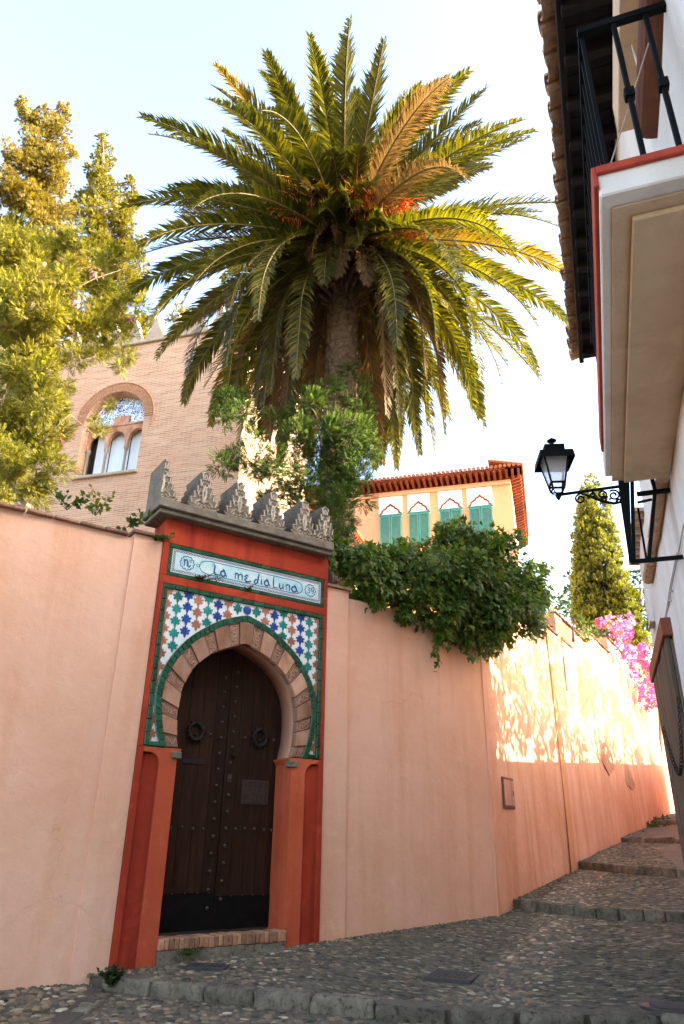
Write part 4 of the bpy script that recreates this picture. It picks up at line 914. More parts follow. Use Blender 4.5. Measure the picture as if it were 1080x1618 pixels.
# lantern on its steel bracket: plane across the street at along = AL
AL = 5.78
def q2(x, y, dy=0): p = ha(x, y, AL); return (p[0], p[1]+dy, p[2])
lb = thing('lamp_bracket', 'black steel frame holding the street lantern off the white house wall', 'bracket', HOUSE, (0.7, AL, 2.5))
def wallpt(x, y): p = q2(x, y); return (WX-.001, p[1], p[2])
mb = MB(); h1a = q2(1006, 781); zt = h1a[2]; mb.bar((h1a[0], AL, zt), (WX-.001, AL, zt), 0.030, 0.034); part('top_arm', mb, M['lampblack'], lb)
h2 = q2(996, 888); mb = MB(); mb.bar((h2[0], AL, h2[2]), (WX-.001, AL, h2[2]), 0.028, 0.03); part('bottom_arm', mb, M['lampblack'], lb)
mb = MB(); a_ = q2(998, 744); b_ = q2(1001, 886); mb.bar((a_[0], AL, a_[2]), (b_[0], AL, b_[2]), 0.042, 0.030); part('front_post', mb, M['lampblack'], lb)
mb = MB(); a_ = q2(1026, 742); b_ = q2(1035, 776); c_ = q2(1025, 884); mb.bar((a_[0], AL+.002, a_[2]), (b_[0], AL+.002, b_[2]), 0.028, 0.028); mb.bar((b_[0], AL+.001, b_[2]+.01), (c_[0], AL+.001, c_[2]), 0.044, 0.029); part('rear_post', mb, M['lampblack'], lb)
mb = MB(); a_ = q2(1008, 800); b_ = q2(1021, 880); mb.bar((a_[0], AL+.04, a_[2]), (b_[0], AL+.04, b_[2]), 0.016); a_ = q2(1007, 791); b_ = q2(1030, 786); mb.bar((a_[0], AL+.04, a_[2]), (b_[0], AL+.04, b_[2]), 0.018); part('brace', mb, M['lampblack'], lb)
pts = [q2(974, 742), q2(994, 757), q2(998, 889), q2(994, 889), q2(978, 780)]
mb = MB(); mb.prism([(p[0], p[2]) for p in pts], AL-0.012, AL+0.0); part('side_plate', mb, M['lampblack'], lb)
ln = thing('street_lantern', 'black four sided street lantern with frosted glass on a scrolled iron arm', 'street lamp', HOUSE, (0.1, AL, 2.6))
jn = q2(882, 784); am = q2(978, 771); lx0, lz0 = jn[0], jn[2]
mb = MB(); mb.tube([(lx0, AL, lz0+0.012), (am[0]+.03, AL, lz0+0.020)], 0.014, 8); mb.lathe([(0.0001, -0.055), (0.012, -0.04), (0.026, -0.012), (0.022, 0.012), (0.012, 0.025), (0.0001, 0.026)], (lx0, AL, lz0+0.01), 10); part('arm', mb, M['lampblack'], ln)
def spiral(cx, cz, r0, turns, a0, sgn=1, n=26): return [(cx+r0*(1-0.72*t)*math.cos(a0+sgn*t*turns*2*math.pi), AL, cz+r0*(1-0.72*t)*math.sin(a0+sgn*t*turns*2*math.pi)) for t in np.linspace(0, 1, n)]
mb = MB(); x0_, x1_ = lx0+0.10, am[0]; za = lz0+0.005
mb.tube([(x0_+0.06, AL, za+.005), (x0_+0.14, AL, za-0.035), (x0_+0.24, AL, za-0.10), (x1_-.06, AL, za-0.135), (x1_+.02, AL, za-0.128)], [0.008, 0.010, 0.013, 0.013, 0.010], 7)
for c in ((x0_+0.075, za-0.055, 0.045, 1.3, 1.6, 1), (x0_+0.25, za-0.04, 0.040, 1.4, -1.4, 1), (x1_-0.05, za-0.06, 0.050, 1.4, 2.2, -1), (x0_+0.17, za-0.032, 0.026, 1.2, 1.5, -1), (x1_-0.13, za-0.085, 0.03, 1.3, 0.4, 1), (x1_-0.02, za-0.112, 0.02, 1.1, 3, 1)): mb.tube(spiral(*c), [0.008]*20+[0.009]*6, 6)
for k in range(6): mb.lathe([(0.0001, -.012), (0.012, 0), (0.0001, .012)], (x0_+0.14+k*0.055, AL, za-0.055-0.012*k), 6)
part('scrollwork', mb, M['lampblack'], ln, smooth=True)
zb = lz0+0.055
def sq(h, z): return [(lx0-h, AL-h, z), (lx0+h, AL-h, z), (lx0+h, AL+h, z), (lx0-h, AL+h, z)]
rz_ = R(14)
def rotl(p):
    a, b = p[0]-lx0, p[1]-AL; return (lx0+a*math.cos(rz_)-b*math.sin(rz_), AL+a*math.sin(rz_)+b*math.cos(rz_), p[2])
hb, ht = 0.058, 0.105; z0_, z1_ = zb+0.055, zb+0.31
mb = MB()
for k in range(4):
    b0 = sq(hb, z0_)[k]; t0 = sq(ht, z1_)[k]; mb.bar(b0, t0, 0.013)
    b1 = sq(hb, z0_)[(k+1) % 4]; t1 = sq(ht, z1_)[(k+1) % 4]; mb.bar(b0, b1, 0.015); mb.bar(t0, t1, 0.016)
    l0_ = sq(hb*0.82, zb)[k]; l1_ = sq(hb*0.82, zb)[(k+1) % 4]; mb.bar(b0, l0_, 0.014); mb.bar(l0_, l1_, 0.011)
    mb.tube([l0_, ((l0_[0]*0.7+lx0*0.3), l0_[1]*0.7+AL*0.3, zb-0.025), (lx0, AL, lz0+0.01)], 0.006, 5)
mb.v = [rotl(p) for p in mb.v]; part('lantern_frame', mb, M['lampblack'], ln)
for k in range(4):
    b0, b1 = sq(hb, z0_)[k], sq(hb, z0_)[(k+1) % 4]; t0, t1 = sq(ht, z1_)[k], sq(ht, z1_)[(k+1) % 4]
    mb = MB(); mb.add([rotl(p) for p in (b0, b1, t1, t0)], [(0, 1, 2, 3)]); part('pane', mb, M['frost'], ln)
mb = MB(); H_ = 0.150
vs = sq(H_, z1_-0.055) + sq(H_*0.93, z1_+0.02) + sq(0.085, z1_+0.05) + sq(0.085, z1_+0.105) + sq(0.02, z1_+0.135)
fs = [(i*4+k, i*4+(k+1) % 4, (i+1)*4+(k+1) % 4, (i+1)*4+k) for i in range(4) for k in range(4)] + [(16, 17, 18, 19)]
mb.add([rotl(p) for p in vs], fs); mb.lathe([(0.018, 0.12), (0.014, 0.165), (0.04, 0.175), (0.042, 0.185), (0.02, 0.20), (0.008, 0.205), (0.0001, 0.225)], (lx0, AL, z1_), 12); part('hood', mb, M['lampblack'], ln)
# old broken clay pipe, cable, meter box on the wall
bt = MB(); 
for k in range(4):
    y = 5.72+0.66*k; r = [0.055, 0.06, 0.05, 0.062][k]
    bt.tube([(WX-0.045, y, 2.70), (WX-0.05, y+0.3, 2.715-0.02*(k % 2)), (WX-0.045, y+0.655, 2.70)], [r, r*0.94, r*1.04], 9)
solo('clay_pipe', bt, M['redwood'] if False else M['roof'], 'old broken brown clay pipe running along the white wall behind the lamp bracket', 'pipe', HOUSE, (WX, 5.72, 2.7))
cab = [hp(x, y, WX-0.008) for x, y in ((1080, 828), (1072, 872), (1060, 930), (1058, 945), (1051, 985), (1043, 1016), (1040, 1030))]
mb = MB(); mb.tube(cab, 0.006, 5); mb.tube([(p[0]-.012, p[1]+0.02, p[2]) for p in cab[1:]], 0.005, 5)
for p in cab[1:-1]: mb.box(p[0]-.018, p[0]+.012, p[1]-.01, p[1]+.01, p[2]-.03, p[2]-.015)
solo('cable', mb, M['cable'], 'pale cables clipped in a line down the white house wall', 'cable', HOUSE, cab[0])
a_ = hp(1030, 945, WX); b_ = hp(1040, 980, WX)
mb = MB(); mb.box(WX-0.05, WX-.001, 8.9, 9.25, 2.35, 2.75); bx = solo('meter_box', mb, M['white'], 'small white meter box high on the wall above the gate', 'box', HOUSE, (WX, 9, 2.4), bevel=0.008)
part('lid_edge', MB().box(WX-0.058, WX-.0505, 8.88, 9.27, 2.32, 2.352), M['coping'], bx)
# wooden gate under a red-brown lintel board
gt = thing('wooden_gate', 'weathered brown plank gate with an iron chain at the end of the white house', 'gate', HOUSE, (0.8, 8.2, -0.9))
mb = MB()
pw = 0.155
pl_ = MB().box(-0.02, 0.02, -pw/2+.004, pw/2-.004, -1.5, 1.36).mesh('plank', bevel=0.006)
for k in range(15): place('plank', pl_, M['gatewood'], gt, (WX-0.055+random.uniform(-.006, .006), 7.37+pw*k+pw/2, 0.42))
mb = MB(); mb.box(WX-0.034, WX-.002, 7.36, 9.715, -1.2, 1.76); part('backing', mb, M['gatewood'], gt)
mb = MB(); mb.box(0.700, WX-.001, 7.30, 9.73, 1.785, 1.96); part('lintel_board', mb, M['redwood'], gt, 0.01)
c0 = hp(1080, 1145, WX-0.09); c1 = hp(1066, 1176, WX-0.09)
cm = MB(); cm.tube([(0.028*math.cos(a), 0.018*math.sin(a), 0) for a in np.linspace(0, 2*math.pi, 13)], 0.006, 5); cm = cm.mesh('chain_link')
ch = thing('chain', 'iron chain hanging in a loop on the wooden gate', 'chain', HOUSE, (WX-0.09, 7.9, 1.2))
for k in range(60):
    t = k/59; yy = 7.0+2.1*t; zz = 1.15-0.55*math.sin(math.pi*t)
    sl_ = math.atan2(-0.55*math.pi*math.cos(math.pi*t), 2.1); o = place('chain_link', cm, M['iron'], ch, (WX-0.092, yy, zz)); o.scale = (0.8, 0.8, 0.8); o.rotation_euler = (sl_ + (0), R(90)*(k % 2), R(90))
# unseen house added beyond the gate to shade the lane
nb = thing('shade_house', 'unseen plain white house added behind the gate to shade the lane', 'house', HOUSE, (6, 16, -1))
mb = MB(); mb.box(3.4, 9.5, 12.5, 33, -2, 3.05); part('wall', mb, M['white'], nb)
mb = MB(); mb.add([(3.2, 12.5, 3.02), (3.2, 33.1, 3.02), (9.6, 33.1, 3.6), (9.6, 12.5, 3.6), (3.2, 12.5, 3.12), (3.2, 33.1, 3.12), (9.6, 33.1, 3.72), (9.6, 12.5, 3.72)], [(0,1,2,3),(4,7,6,5),(0,4,5,1),(1,5,6,2),(2,6,7,3),(3,7,4,0)]); part('roof', mb, M['roof'], nb)

# ------------------------------------------------------------------ brick tower
tw = thing('brick_tower', 'old brick mansion tower with an arched three light window and stone battlements', 'building', TOWER, (-12, 0, 6))
XR = -7.95; TT = 15.05; DEEP = 6.0
wx0, wx1 = -13.62, -11.42; wc = (wx0+wx1)/2; wh = (wx1-wx0)/2; zs_, zp = 10.17, 12.12
# front wall with the arched opening
mb = MB(); XL = -24
def rectq(a, b, c, d): mb.add([(a, 0, c), (b, 0, c), (b, 0, d), (a, 0, d)], [(0, 1, 2, 3)])
rectq(XL, wx0, 0, TT); rectq(wx1, XR, 0, TT); rectq(wx0, wx1, 0, zs_)
AN = 24; arc_p = [(wc-wh*math.cos(math.pi*i/AN), zp+wh*1.0*math.sin(math.pi*i/AN)) for i in range(AN+1)]
for i in range(AN):
    (a, za), (b, zb_) = arc_p[i], arc_p[i+1]; mb.add([(a, 0, za), (b, 0, zb_), (b, 0, TT), (a, 0, TT)], [(0, 1, 2, 3)])
RV = 0.55
mb.add([(wx0, 0, zs_), (wx0, RV, zs_), (wx0, RV, zp), (wx0, 0, zp)], [(0, 1, 2, 3)]); mb.add([(wx1, 0, zs_), (wx1, RV, zs_), (wx1, RV, zp), (wx1, 0, zp)], [(3, 2, 1, 0)])
for i in range(AN):
    (a, za), (b, zb_) = arc_p[i], arc_p[i+1]; mb.add([(a, 0, za), (b, 0, zb_), (b, RV, zb_), (a, RV, za)], [(3, 2, 1, 0)])
mb.add([(XR, 0, 0), (XR, DEEP, 0), (XR, DEEP, TT), (XR, 0, TT)], [(0, 1, 2, 3)]); mb.add([(XL, DEEP, 0), (XR, DEEP, 0), (XR, DEEP, TT), (XL, DEEP, TT)], [(3, 2, 1, 0)])
mb.add([(XL, 0, TT), (XR, 0, TT), (XR, DEEP, TT), (XL, DEEP, TT)], [(0, 1, 2, 3)])
part('wall', mb, M['towerbrick'], tw)
mb = MB(); mb.box(XL, XR+0.10, -0.10, DEEP, TT+.002, TT+0.13); part('string_course', mb, M['towerstone'], tw, 0.02)
# battlements: pointed, waisted stones
h_ = 1.02
mo = [(0.34, 0), (0.34, 0.16), (0.27, 0.28), (0.25, 0.36), (0.20, 0.44), (0.15, 0.56), (0.12, 0.66), (0.10, 0.74), (0.06, 0.86), (0.0, 1.0)]
mo = [(a, b*h_) for a, b in mo]; mm = MB().prism(mo+[(-a, b) for a, b in mo[-2::-1]], -0.13, 0.13).mesh('merlon', bevel=0.02)
for k in range(20): place('merlon', mm, M['towerstone'], tw, (XR-0.35-0.80*k, 0.12, TT+0.12))
for k in range(7): place('merlon', mm, M['towerstone'], tw, (XR-0.10, 0.95+0.80*k, TT+0.12), R(90))
# radiating bricks round the arch
mb = MB(); nv = 50; r0, r1 = wh+0.0, wh+0.30
for k in range(nv):
    a0, a1 = math.pi*(k+.09)/nv, math.pi*(k+.91)/nv; y = -0.018-random.uniform(0, .012)
    pts = [(wc-r*math.cos(a), zp+r*math.sin(a)) for r, a in ((r0+.003, a0), (r1, a0), (r1, a1), (r0+.003, a1))]; mb.prism(pts, y, 0.05)
part('arch_bricks', mb, M['brick'], tw, kind='stuff')
mb = MB(); arco = [(wc-(r1+.035)*math.cos(a), zp+(r1+.035)*math.sin(a)) for a in np.linspace(-.25, math.pi+.25, 40)]; mb.tube([(x, -0.01, z) for x, z in arco], 0.03, 5); part('arch_moulding', mb, M['brick'], tw)
mb = MB(); mb.box(wx0-0.06, wx1+0.06, -0.10, RV+0.1, zs_-0.10, zs_-.002); part('window_sill', mb, M['towerstone'], tw, 0.015)
# window: tile lunette, three lobed lights, columns, curtains
wn_ = part('window', MB().box(wx0+.002, wx1-.002, RV+0.10, RV+0.14, zs_, zp+wh-.01), M['dark'], tw)
mb = MB(); lun = [(wx0+0.01, zp+0.03)] + [(wc-(wh-.01)*math.cos(a), zp+.03+(wh-.04)*math.sin(a)) for a in np.linspace(0.02, math.pi-.02, 22)] + [(wx1-.01, zp+.03)]
mb.prism(lun, RV-0.20, RV-0.16); part('tile_lunette', mb, M['script'], wn_)
mb = MB(); ztr = zp-0.02
cols_x = [wx0+2*wh*f for f in (0.335, 0.665)]; lights = [(wx0+.03, cols_x[0]-.05), (cols_x[0]+.05, cols_x[1]-.05), (cols_x[1]+.05, wx1-.03)]
zsp = 11.45
# traceried head: plate with three lobed arches cut out
def head(mb, a, b, y0, y1):
    c = (a+b)/2; r = (b-a)/2; n = 12
    pt = [(c-r*math.cos(t), zsp+r*1.45*math.sin(t)**0.85+0.012*math.cos(9*t)) for t in np.linspace(0, math.pi, n+1)]
    for i in range(n):
        for y in (y0, y1): mb.add([(pt[i][0], y, pt[i][1]), (pt[i+1][0], y, pt[i+1][1]), (pt[i+1][0], y, ztr+.06), (pt[i][0], y, ztr+.06)], [(0, 1, 2, 3)])
        mb.add([(pt[i][0], y0, pt[i][1]), (pt[i+1][0], y0, pt[i+1][1]), (pt[i+1][0], y1, pt[i+1][1]), (pt[i][0], y1, pt[i][1])], [(0, 1, 2, 3)])
ya, yb = RV-0.24, RV-0.10
for a, b in lights: head(mb, a, b, ya, yb)
for a, b in ((wx0, lights[0][0]), (lights[0][1], lights[1][0]), (lights[1][1], lights[2][0]), (lights[2][1], wx1)): mb.box(a+.001, b-.001, ya, yb, zsp-0.12, ztr+0.06)
mb.box(wc-.20, wc+.36, ya-.012, yb, ztr+0.062, ztr+0.36)
mb.box(wx0, wx1, ya-.03, ya-.001, ztr+0.0, ztr+0.06)
part('tracery', mb, M['vplain'], wn_)
cm_ = MB().lathe([(0.075, 0), (0.075, .06), (0.045, .10), (0.042, 1.0), (0.06, 1.06), (0.085, 1.16), (0.085, 1.2)], (0, 0, 0), 10).mesh('column', smooth=True)
for x in cols_x+[wx0+0.05, wx1-.05]: place('column', cm_, M['towerstone'], wn_, (x, RV-0.17, zs_), 0, (0, 0), (1, 1, (zsp-.12-zs_)/1.2))
for a, b in lights:
    mb = MB(); n = 9; fold = [(a-.03+(b-a+.06)*i/(2*n), RV+0.03+0.022*(i % 2)) for i in range(2*n+1)]
    if a == lights[0][0]: fold = [(x, y) for x, y in fold if x > a+0.13]
    mb.add([(x, y, z) for x, y in fold for z in (zs_, zsp+0.55)], [(2*i, 2*i+2, 2*i+3, 2*i+1) for i in range(len(fold)-1)]); part('curtain', mb, M['curtain'], wn_, smooth=True)

# ------------------------------------------------------------------ apricot house on the hill
oh = thing('apricot_house', 'apricot coloured house with green shuttered arched windows and a red tiled eave', 'building', ORANGE, (-4, 0, 8))
ox1, ox0, oz = -0.42, -11.5, 15.0
mb = MB(); mb.box(ox0, ox1, 0.0, 9, 2, oz); part('wall', mb, M['orangewall'], oh)
wins = [(-6.55, -5.53), (-5.18, -4.22), (-3.72, -2.72), (-2.38, -1.34)]
for a, b in wins:
    c = (a+b)/2; r = (b-a)/2; zb0, zsp2, zap = 12.2, 13.72, 14.30
    w1 = part('window', MB().box(a-.02, b+.02, -0.030, -0.001, zb0-0.35, 13.70), M['orangewall'], oh)
    mb = MB(); half = [(1.0, zsp2), (0.98, zsp2+.10), (0.80, zsp2+.16), (0.80, zsp2+.24), (0.60, zsp2+.34), (0.42, zsp2+.38), (0.36, zsp2+.46), (0.12, zsp2+.52), (0.0, zap+.03)]
    ar = [(c+r*x, z) for x, z in half]+[(c-r*x, z) for x, z in half[-2::-1]]
    # white panel with the arch left open
    L0, L1, ZT = a-.06, b+.06, 14.72
    for i in range(len(ar)-1): mb.add([(ar[i][0], -.05, ar[i][1]), (ar[i+1][0], -.05, ar[i+1][1]), (ar[i+1][0], -.05, ZT), (ar[i][0], -.05, ZT)], [(0, 1, 2, 3)]); mb.add([(ar[i][0], -.05, ar[i][1]), (ar[i+1][0], -.05, ar[i+1][1]), (ar[i+1][0], -.0305, ar[i+1][1]), (ar[i][0], -.0305, ar[i][1])], [(3, 2, 1, 0)])
    mb.box(L0, a, -.05, -.0005, 13.66, ZT); mb.box(b, L1, -.05, -.0005, 13.66, ZT)
    part('white_surround', mb, M['white'], w1)
    mb = MB(); mb.prism([(c+r*x*0.97, z) for x, z in half]+[(c-r*x*0.97, z) for x, z in half[-2::-1]], -0.034, -0.0306); part('tympanum', mb, M['curtain'], w1)
    mb = MB(); mb.tube([(x, -.055, z) for x, z in ar], 0.045, 4); part('arch_moulding', mb, M['redwood'], w1)
    for s in (-1, 1):
        x0_, x1_ = sorted((c+s*.015, c+s*(r+.0))); mb = MB(); fr = 0.07
        mb.box(x0_, x0_+fr, -.10, -.052, zb0, zsp2); mb.box(x1_-fr, x1_, -.10, -.052, zb0, zsp2); mb.box(x0_+fr, x1_-fr, -.10, -.052, zb0, zb0+.09); mb.box(x0_+fr, x1_-fr, -.10, -.052, zsp2-.09, zsp2)
        zz = zb0+.12
        while zz < zsp2-.12: mb.add([(x0_+fr, -.088, zz), (x1_-fr, -.088, zz), (x1_-fr, -.064, zz+.055), (x0_+fr, -.064, zz+.055)], [(0, 1, 2, 3)]); zz += .06
        part('shutter', mb, M['shutter'], w1)
    mb = MB(); mb.box(a-.06, b+.06, -.12, -.051, zsp2+.002, zsp2+.05); part('shutter_rail', mb, M['shutter'], w1)
mb = MB(); mb.box(ox0, ox1, -.09, -.001, 14.74, 14.86); part('eave_moulding', mb, M['orangewall'], oh)
# corbelled eave, tiles as ridges
def eave(px0, px1, yy, zz, parent, M_=M):
    mb = MB(); mb.box(px0, px1, yy-0.62, yy+0.3, zz+0.26, zz+0.33); part('eave_board', mb, M['redwood'], parent)
    cb = MB().prism([(0, 0.0), (-0.52, 0.16), (-0.56, 0.26), (0, 0.26)], -0.06, 0.06, ax='x').mesh('corbel')
    n = int((px1-px0)/0.27)
    for k in range(n): place('corbel', cb, M['redwood'], parent, (px0+0.14+0.27*k, yy, zz))
    rt_ = MB().tube([(0, -0.72, 0), (0, 0.9, 0.42)], 0.085, 6).mesh('roof_tile')
    n = int((px1-px0)/0.20)
    for k in range(n): place('roof_tile', rt_, M['roofred'], parent, (px0+0.1+0.2*k, yy, zz+0.365+random.uniform(-.01, .01)))
    return
eave(ox0, ox1+0.55, 0.0, 15.0, oh)
# eave along the right end of the house
cb2 = MB().prism([(0, 0.0), (0.46, 0.14), (0.50, 0.24), (0, 0.24)], -0.06, 0.06, ax='y').mesh('corbel')
for k in range(26): place('corbel', cb2, M['redwood'], oh, (ox1, 0.2+0.34*k, 15.02))
rt2 = MB().tube([(0.62, 0, -0.02), (-0.9, 0, 0.36)], 0.085, 6).mesh('roof_tile')
for k in range(44): place('roof_tile', rt2, M['roofred'], oh, (ox1, -0.6+0.2*k, 15.40+random.uniform(-.01, .01)))
mb = MB(); mb.box(ox1-.2, ox1+.54, -0.62, 9, 15.26, 15.33); part('eave_board', mb, M['redwood'], oh)
mb = MB(); mb.add([(ox0, -.6, 15.36), (ox1+.55, -.6, 15.36), (ox1-3.5, 4.5, 17.2), (ox0, 4.5, 17.2), (ox1+.55, 9.4, 15.36), (ox0, 9.4, 15.36)], [(0, 1, 2, 3), (1, 4, 2), (3, 2, 4, 5)]); part('roof', mb, M['roofred'], oh)
mb = MB(); mb.box(ox1+.002, ox1+0.02, 0.6, 8.5, 8, 14.4); part('sunlit_side_sheet', mb, M['white'], oh)  # white sheet puts the sun's glare on the end wall into colour
# lower wing with its own eave
ow = thing('lower_wing', 'small yellow wing with a tiled eave in front of the apricot house', 'building', ORANGE, (-9, -3, 8))
mb = MB(); mb.box(-11.5, -7.55, -5.0, -0.02, 2, 11.75); part('wall', mb, M['yellowwall'], ow)
cb3 = MB().prism([(0, 0.0), (0.36, 0.12), (0.40, 0.20), (0, 0.20)], -0.05, 0.05, ax='y').mesh('corbel')
for k in range(18): place('corbel', cb3, M['redwood'], ow, (-7.55, -4.9+0.27*k, 11.76))
rt3 = MB().tube([(0.52, 0, -0.02), (-0.9, 0, 0.34)], 0.08, 6).mesh('roof_tile')
for k in range(26): place('roof_tile', rt3, M['roofred'], ow, (-7.55, -5.0+0.2*k, 12.08))
mb = MB(); mb.box(-11.5, -7.12, -5.05, -0.03, 11.962, 12.02); part('eave_board', mb, M['redwood'], ow)

# ------------------------------------------------------------------ plants
def norm(a): return a/np.maximum(np.linalg.norm(a, axis=-1, keepdims=True), 1e-9)
PROTO = {}
PROTO['leaf'] = (np.array([(0, 0, 0), (.30, .45, .06), (0, 1, -.05), (-.30, .45, .06)]), np.array([(0, 1, 2), (0, 2, 3)]))
_v = []; _f = []
for k in range(9):
    y = 0.08+k*0.105; l = 0.34*(1-abs(k-4)/7)
    for s in (-1, 1):
        b = len(_v); _v += [(0, y-.012, 0), (s*l*.55, y+.10, .05), (s*l, y+.20, -.03), (s*l*.5, y+.16, .02)]; _f += [(b, b+1, b+2), (b, b+2, b+3)]
PROTO['pinnate'] = (np.array(_v), np.array(_f))
_v = []; _f = []
for (bx, by, dx, dy, l, wd, dz) in [(0, 0, 0, 1, 1.0, .10, 0), (0, .15, .6, .8, .6, .09, .1), (0, .15, -.6, .8, .6, .09, -.1), (0, .4, .5, .85, .5, .08, -.15), (0, .4, -.5, .85, .5, .08, .15), (0, .2, .1, .9, .6, .09, .5), (0, .3, -.1, .9, .6, .09, -.5)]:
    b = len(_v); px_, py_ = -dy, dx
    _v += [(bx, by, 0), (bx+dx*l*.5+px_*wd, by+dy*l*.5+py_*wd, dz*l*.5), (bx+dx*l, by+dy*l, dz*l), (bx+dx*l*.5-px_*wd, by+dy*l*.5-py_*wd, dz*l*.5)]; _f += [(b, b+1, b+2), (b, b+2, b+3)]
PROTO['spray'] = (np.array(_v), np.array(_f))
PROTO['ivy'] = (np.array([(0, 0, 0), (.30, -.14, -.05), (.52, .22, -.10), (.26, .38, .02), (0, 1.0, -.16), (-.26, .38, .02), (-.52, .22, -.10), (-.30, -.14, -.05), (0, .35, .05)]),
                np.array([(8, 0, 1), (8, 1, 2), (8, 2, 3), (8, 3, 4), (8, 4, 5), (8, 5, 6), (8, 6, 7), (8, 7, 0)]))
_v = []; _f = []
for k in range(3):
    a = 2.094*k; c, s = math.cos(a), math.sin(a); b = len(_v); _v += [(0, 0, 0), (.45*c-.32*s, .45*s+.32*c, .28), (.95*c, .95*s, .34), (.45*c+.32*s, .45*s-.32*c, .28)]; _f += [(b, b+1, b+2), (b, b+2, b+3)]
PROTO['bract'] = (np.array(_v)[:, [0, 2, 1]], np.array(_f))
def scatter_vf(proto, pos, dirs, size, nrm=None):
    """copies of a small leaf shape: grows along dirs, faces nrm (or any way)"""
    V, F = PROTO[proto]; n = len(pos); y = norm(dirs)
    r = RNG.normal(size=(n, 3)) if nrm is None else nrm + RNG.normal(size=(n, 3))*0.45
    x = norm(np.cross(y, r)); z = np.cross(x, y); sz = np.asarray(size).reshape(-1, 1, 1)*np.ones((n, 1, 1))
    W = pos[:, None, :] + sz*(V[None, :, 0:1]*x[:, None]+V[None, :, 1:2]*y[:, None]+V[None, :, 2:3]*z[:, None])
    Fq = F[None] + (np.arange(n)*len(V))[:, None, None]
    return W.reshape(-1, 3), Fq.reshape(-1, 3)
def join(lst):
    V = []; F = []; n = 0
    for v, f in lst: V.append(v); F.append(f+n); n += len(v)
    return np.concatenate(V), np.concatenate(F)
def part_vf(name, V, F, mat, parent, kind=None, smooth=False):
    b = root_of(parent); L = np.array(b.matrix_basis.inverted()); V = np.asarray(V) @ L[:3, :3].T + L[:3, 3]
    me = rawmesh(name, V, F); 
    if smooth: me.shade_smooth()
    return tag(link(name, me, mat, parent), kind=kind)
def clumps_px(lst, d, jit=0.6):
    """clump centres read off the photograph at a horizontal distance (own depth each)"""
    out = []
    for c in lst:
        dd = (c[3] if len(c) > 3 else d) + random.uniform(-jit, jit); p = at(c[0], c[1], dd); out.append((np.array(p), c[2]*p.length/FPX))
    return out
def foliage(clumps, dens, size, proto, nsub=9, up=0.3, spread=0.38, fill=0.55, flat=1.0, face=None):
    """tufts spread through each clump: small sub-clumps on and inside its ball, each with leaves pointing out of it"""
    ps, ds = [], []
    for c, r in clumps:
        ns = max(3, int(nsub*(0.6+0.4*random.random()))); k = norm(RNG.normal(size=(ns, 3)))*(RNG.uniform(fill, 1.0, (ns, 1)))*r; k[:, 2] *= flat
        per = max(4, int(dens*r*r/ns))
        for s in k:
            o = norm(RNG.normal(size=(per, 3))); rr = r*spread*RNG.uniform(0.25, 1, (per, 1))**0.6*random.uniform(.7, 1.25); p = c+s+o*rr
            dv_ = o*0.7 + norm(s[None])*0.5 + np.array([0, 0, up]) + RNG.normal(size=(per, 3))*0.28; ps.append(p); ds.append(dv_)
    P_ = np.concatenate(ps); D_ = np.concatenate(ds)
    return scatter_vf(proto, P_, D_, size*RNG.uniform(0.6, 1.25, len(P_)), face)
def limbs(mb, base, hub, clumps, r0, rt=0.02, base2=None, n=6):
    """limbs from the stem to the clump centres, tapering"""
    for c, r in clumps:
        h = hub(c) if callable(hub) else hub; h = Vector(h); c = Vector(c); mid = (h*0.45+c*0.55) + Vector((random.uniform(-.2, .2)*r, random.uniform(-.2, .2)*r, -0.15*r))
        mb.tube([h, mid, c], [r0, r0*0.55, rt], n)
def tree(name, label, cat, base, clumps, mat, dens, size, proto, trunk_path, tr, bark='bark', group=None, limb=0.08, hub=None, **kw):
    t = thing(name, label, cat, WORLD, tuple(base), group)
    mb = MB(); m = len(trunk_path); mb.tube(trunk_path, [tr*(1-0.75*i/(m-1)) for i in range(m)], 9)
    # branches grow from the stem outwards, each clump fed from the nearest one already reached
    tp = []
    for a, b in zip(trunk_path[:-1], trunk_path[1:]): tp += [(Vector(a).lerp(Vector(b), q), 1.0) for q in (0.25, 0.5, 0.75, 1.0)]
    todo = [(Vector(c), r) for c, r in clumps]; net = tp[:]
    while todo:
        k, m_ = min(((i_, min(net, key=lambda q: (q[0]-todo[i_][0]).length)) for i_ in range(len(todo))), key=lambda z: (z[1][0]-todo[z[0]][0]).length)
        c, r = todo.pop(k); h, lv = m_; L_n = (c-h).length; up_ = Vector((random.uniform(-.12, .12), random.uniform(-.12, .12), 0.10))*L_n
        r0 = limb*max(0.35, lv); mb.tube([h, h.lerp(c, .35)+up_*.8, h.lerp(c, .7)+up_, c], [r0, r0*.85, r0*.65, r0*.45], 5); net.append((c, lv*0.7))
    part('trunk', mb, M[bark], t, smooth=True)
    V, F = foliage(clumps, dens, size, proto, **kw); part_vf('crown', V, F, M[mat], t); return t

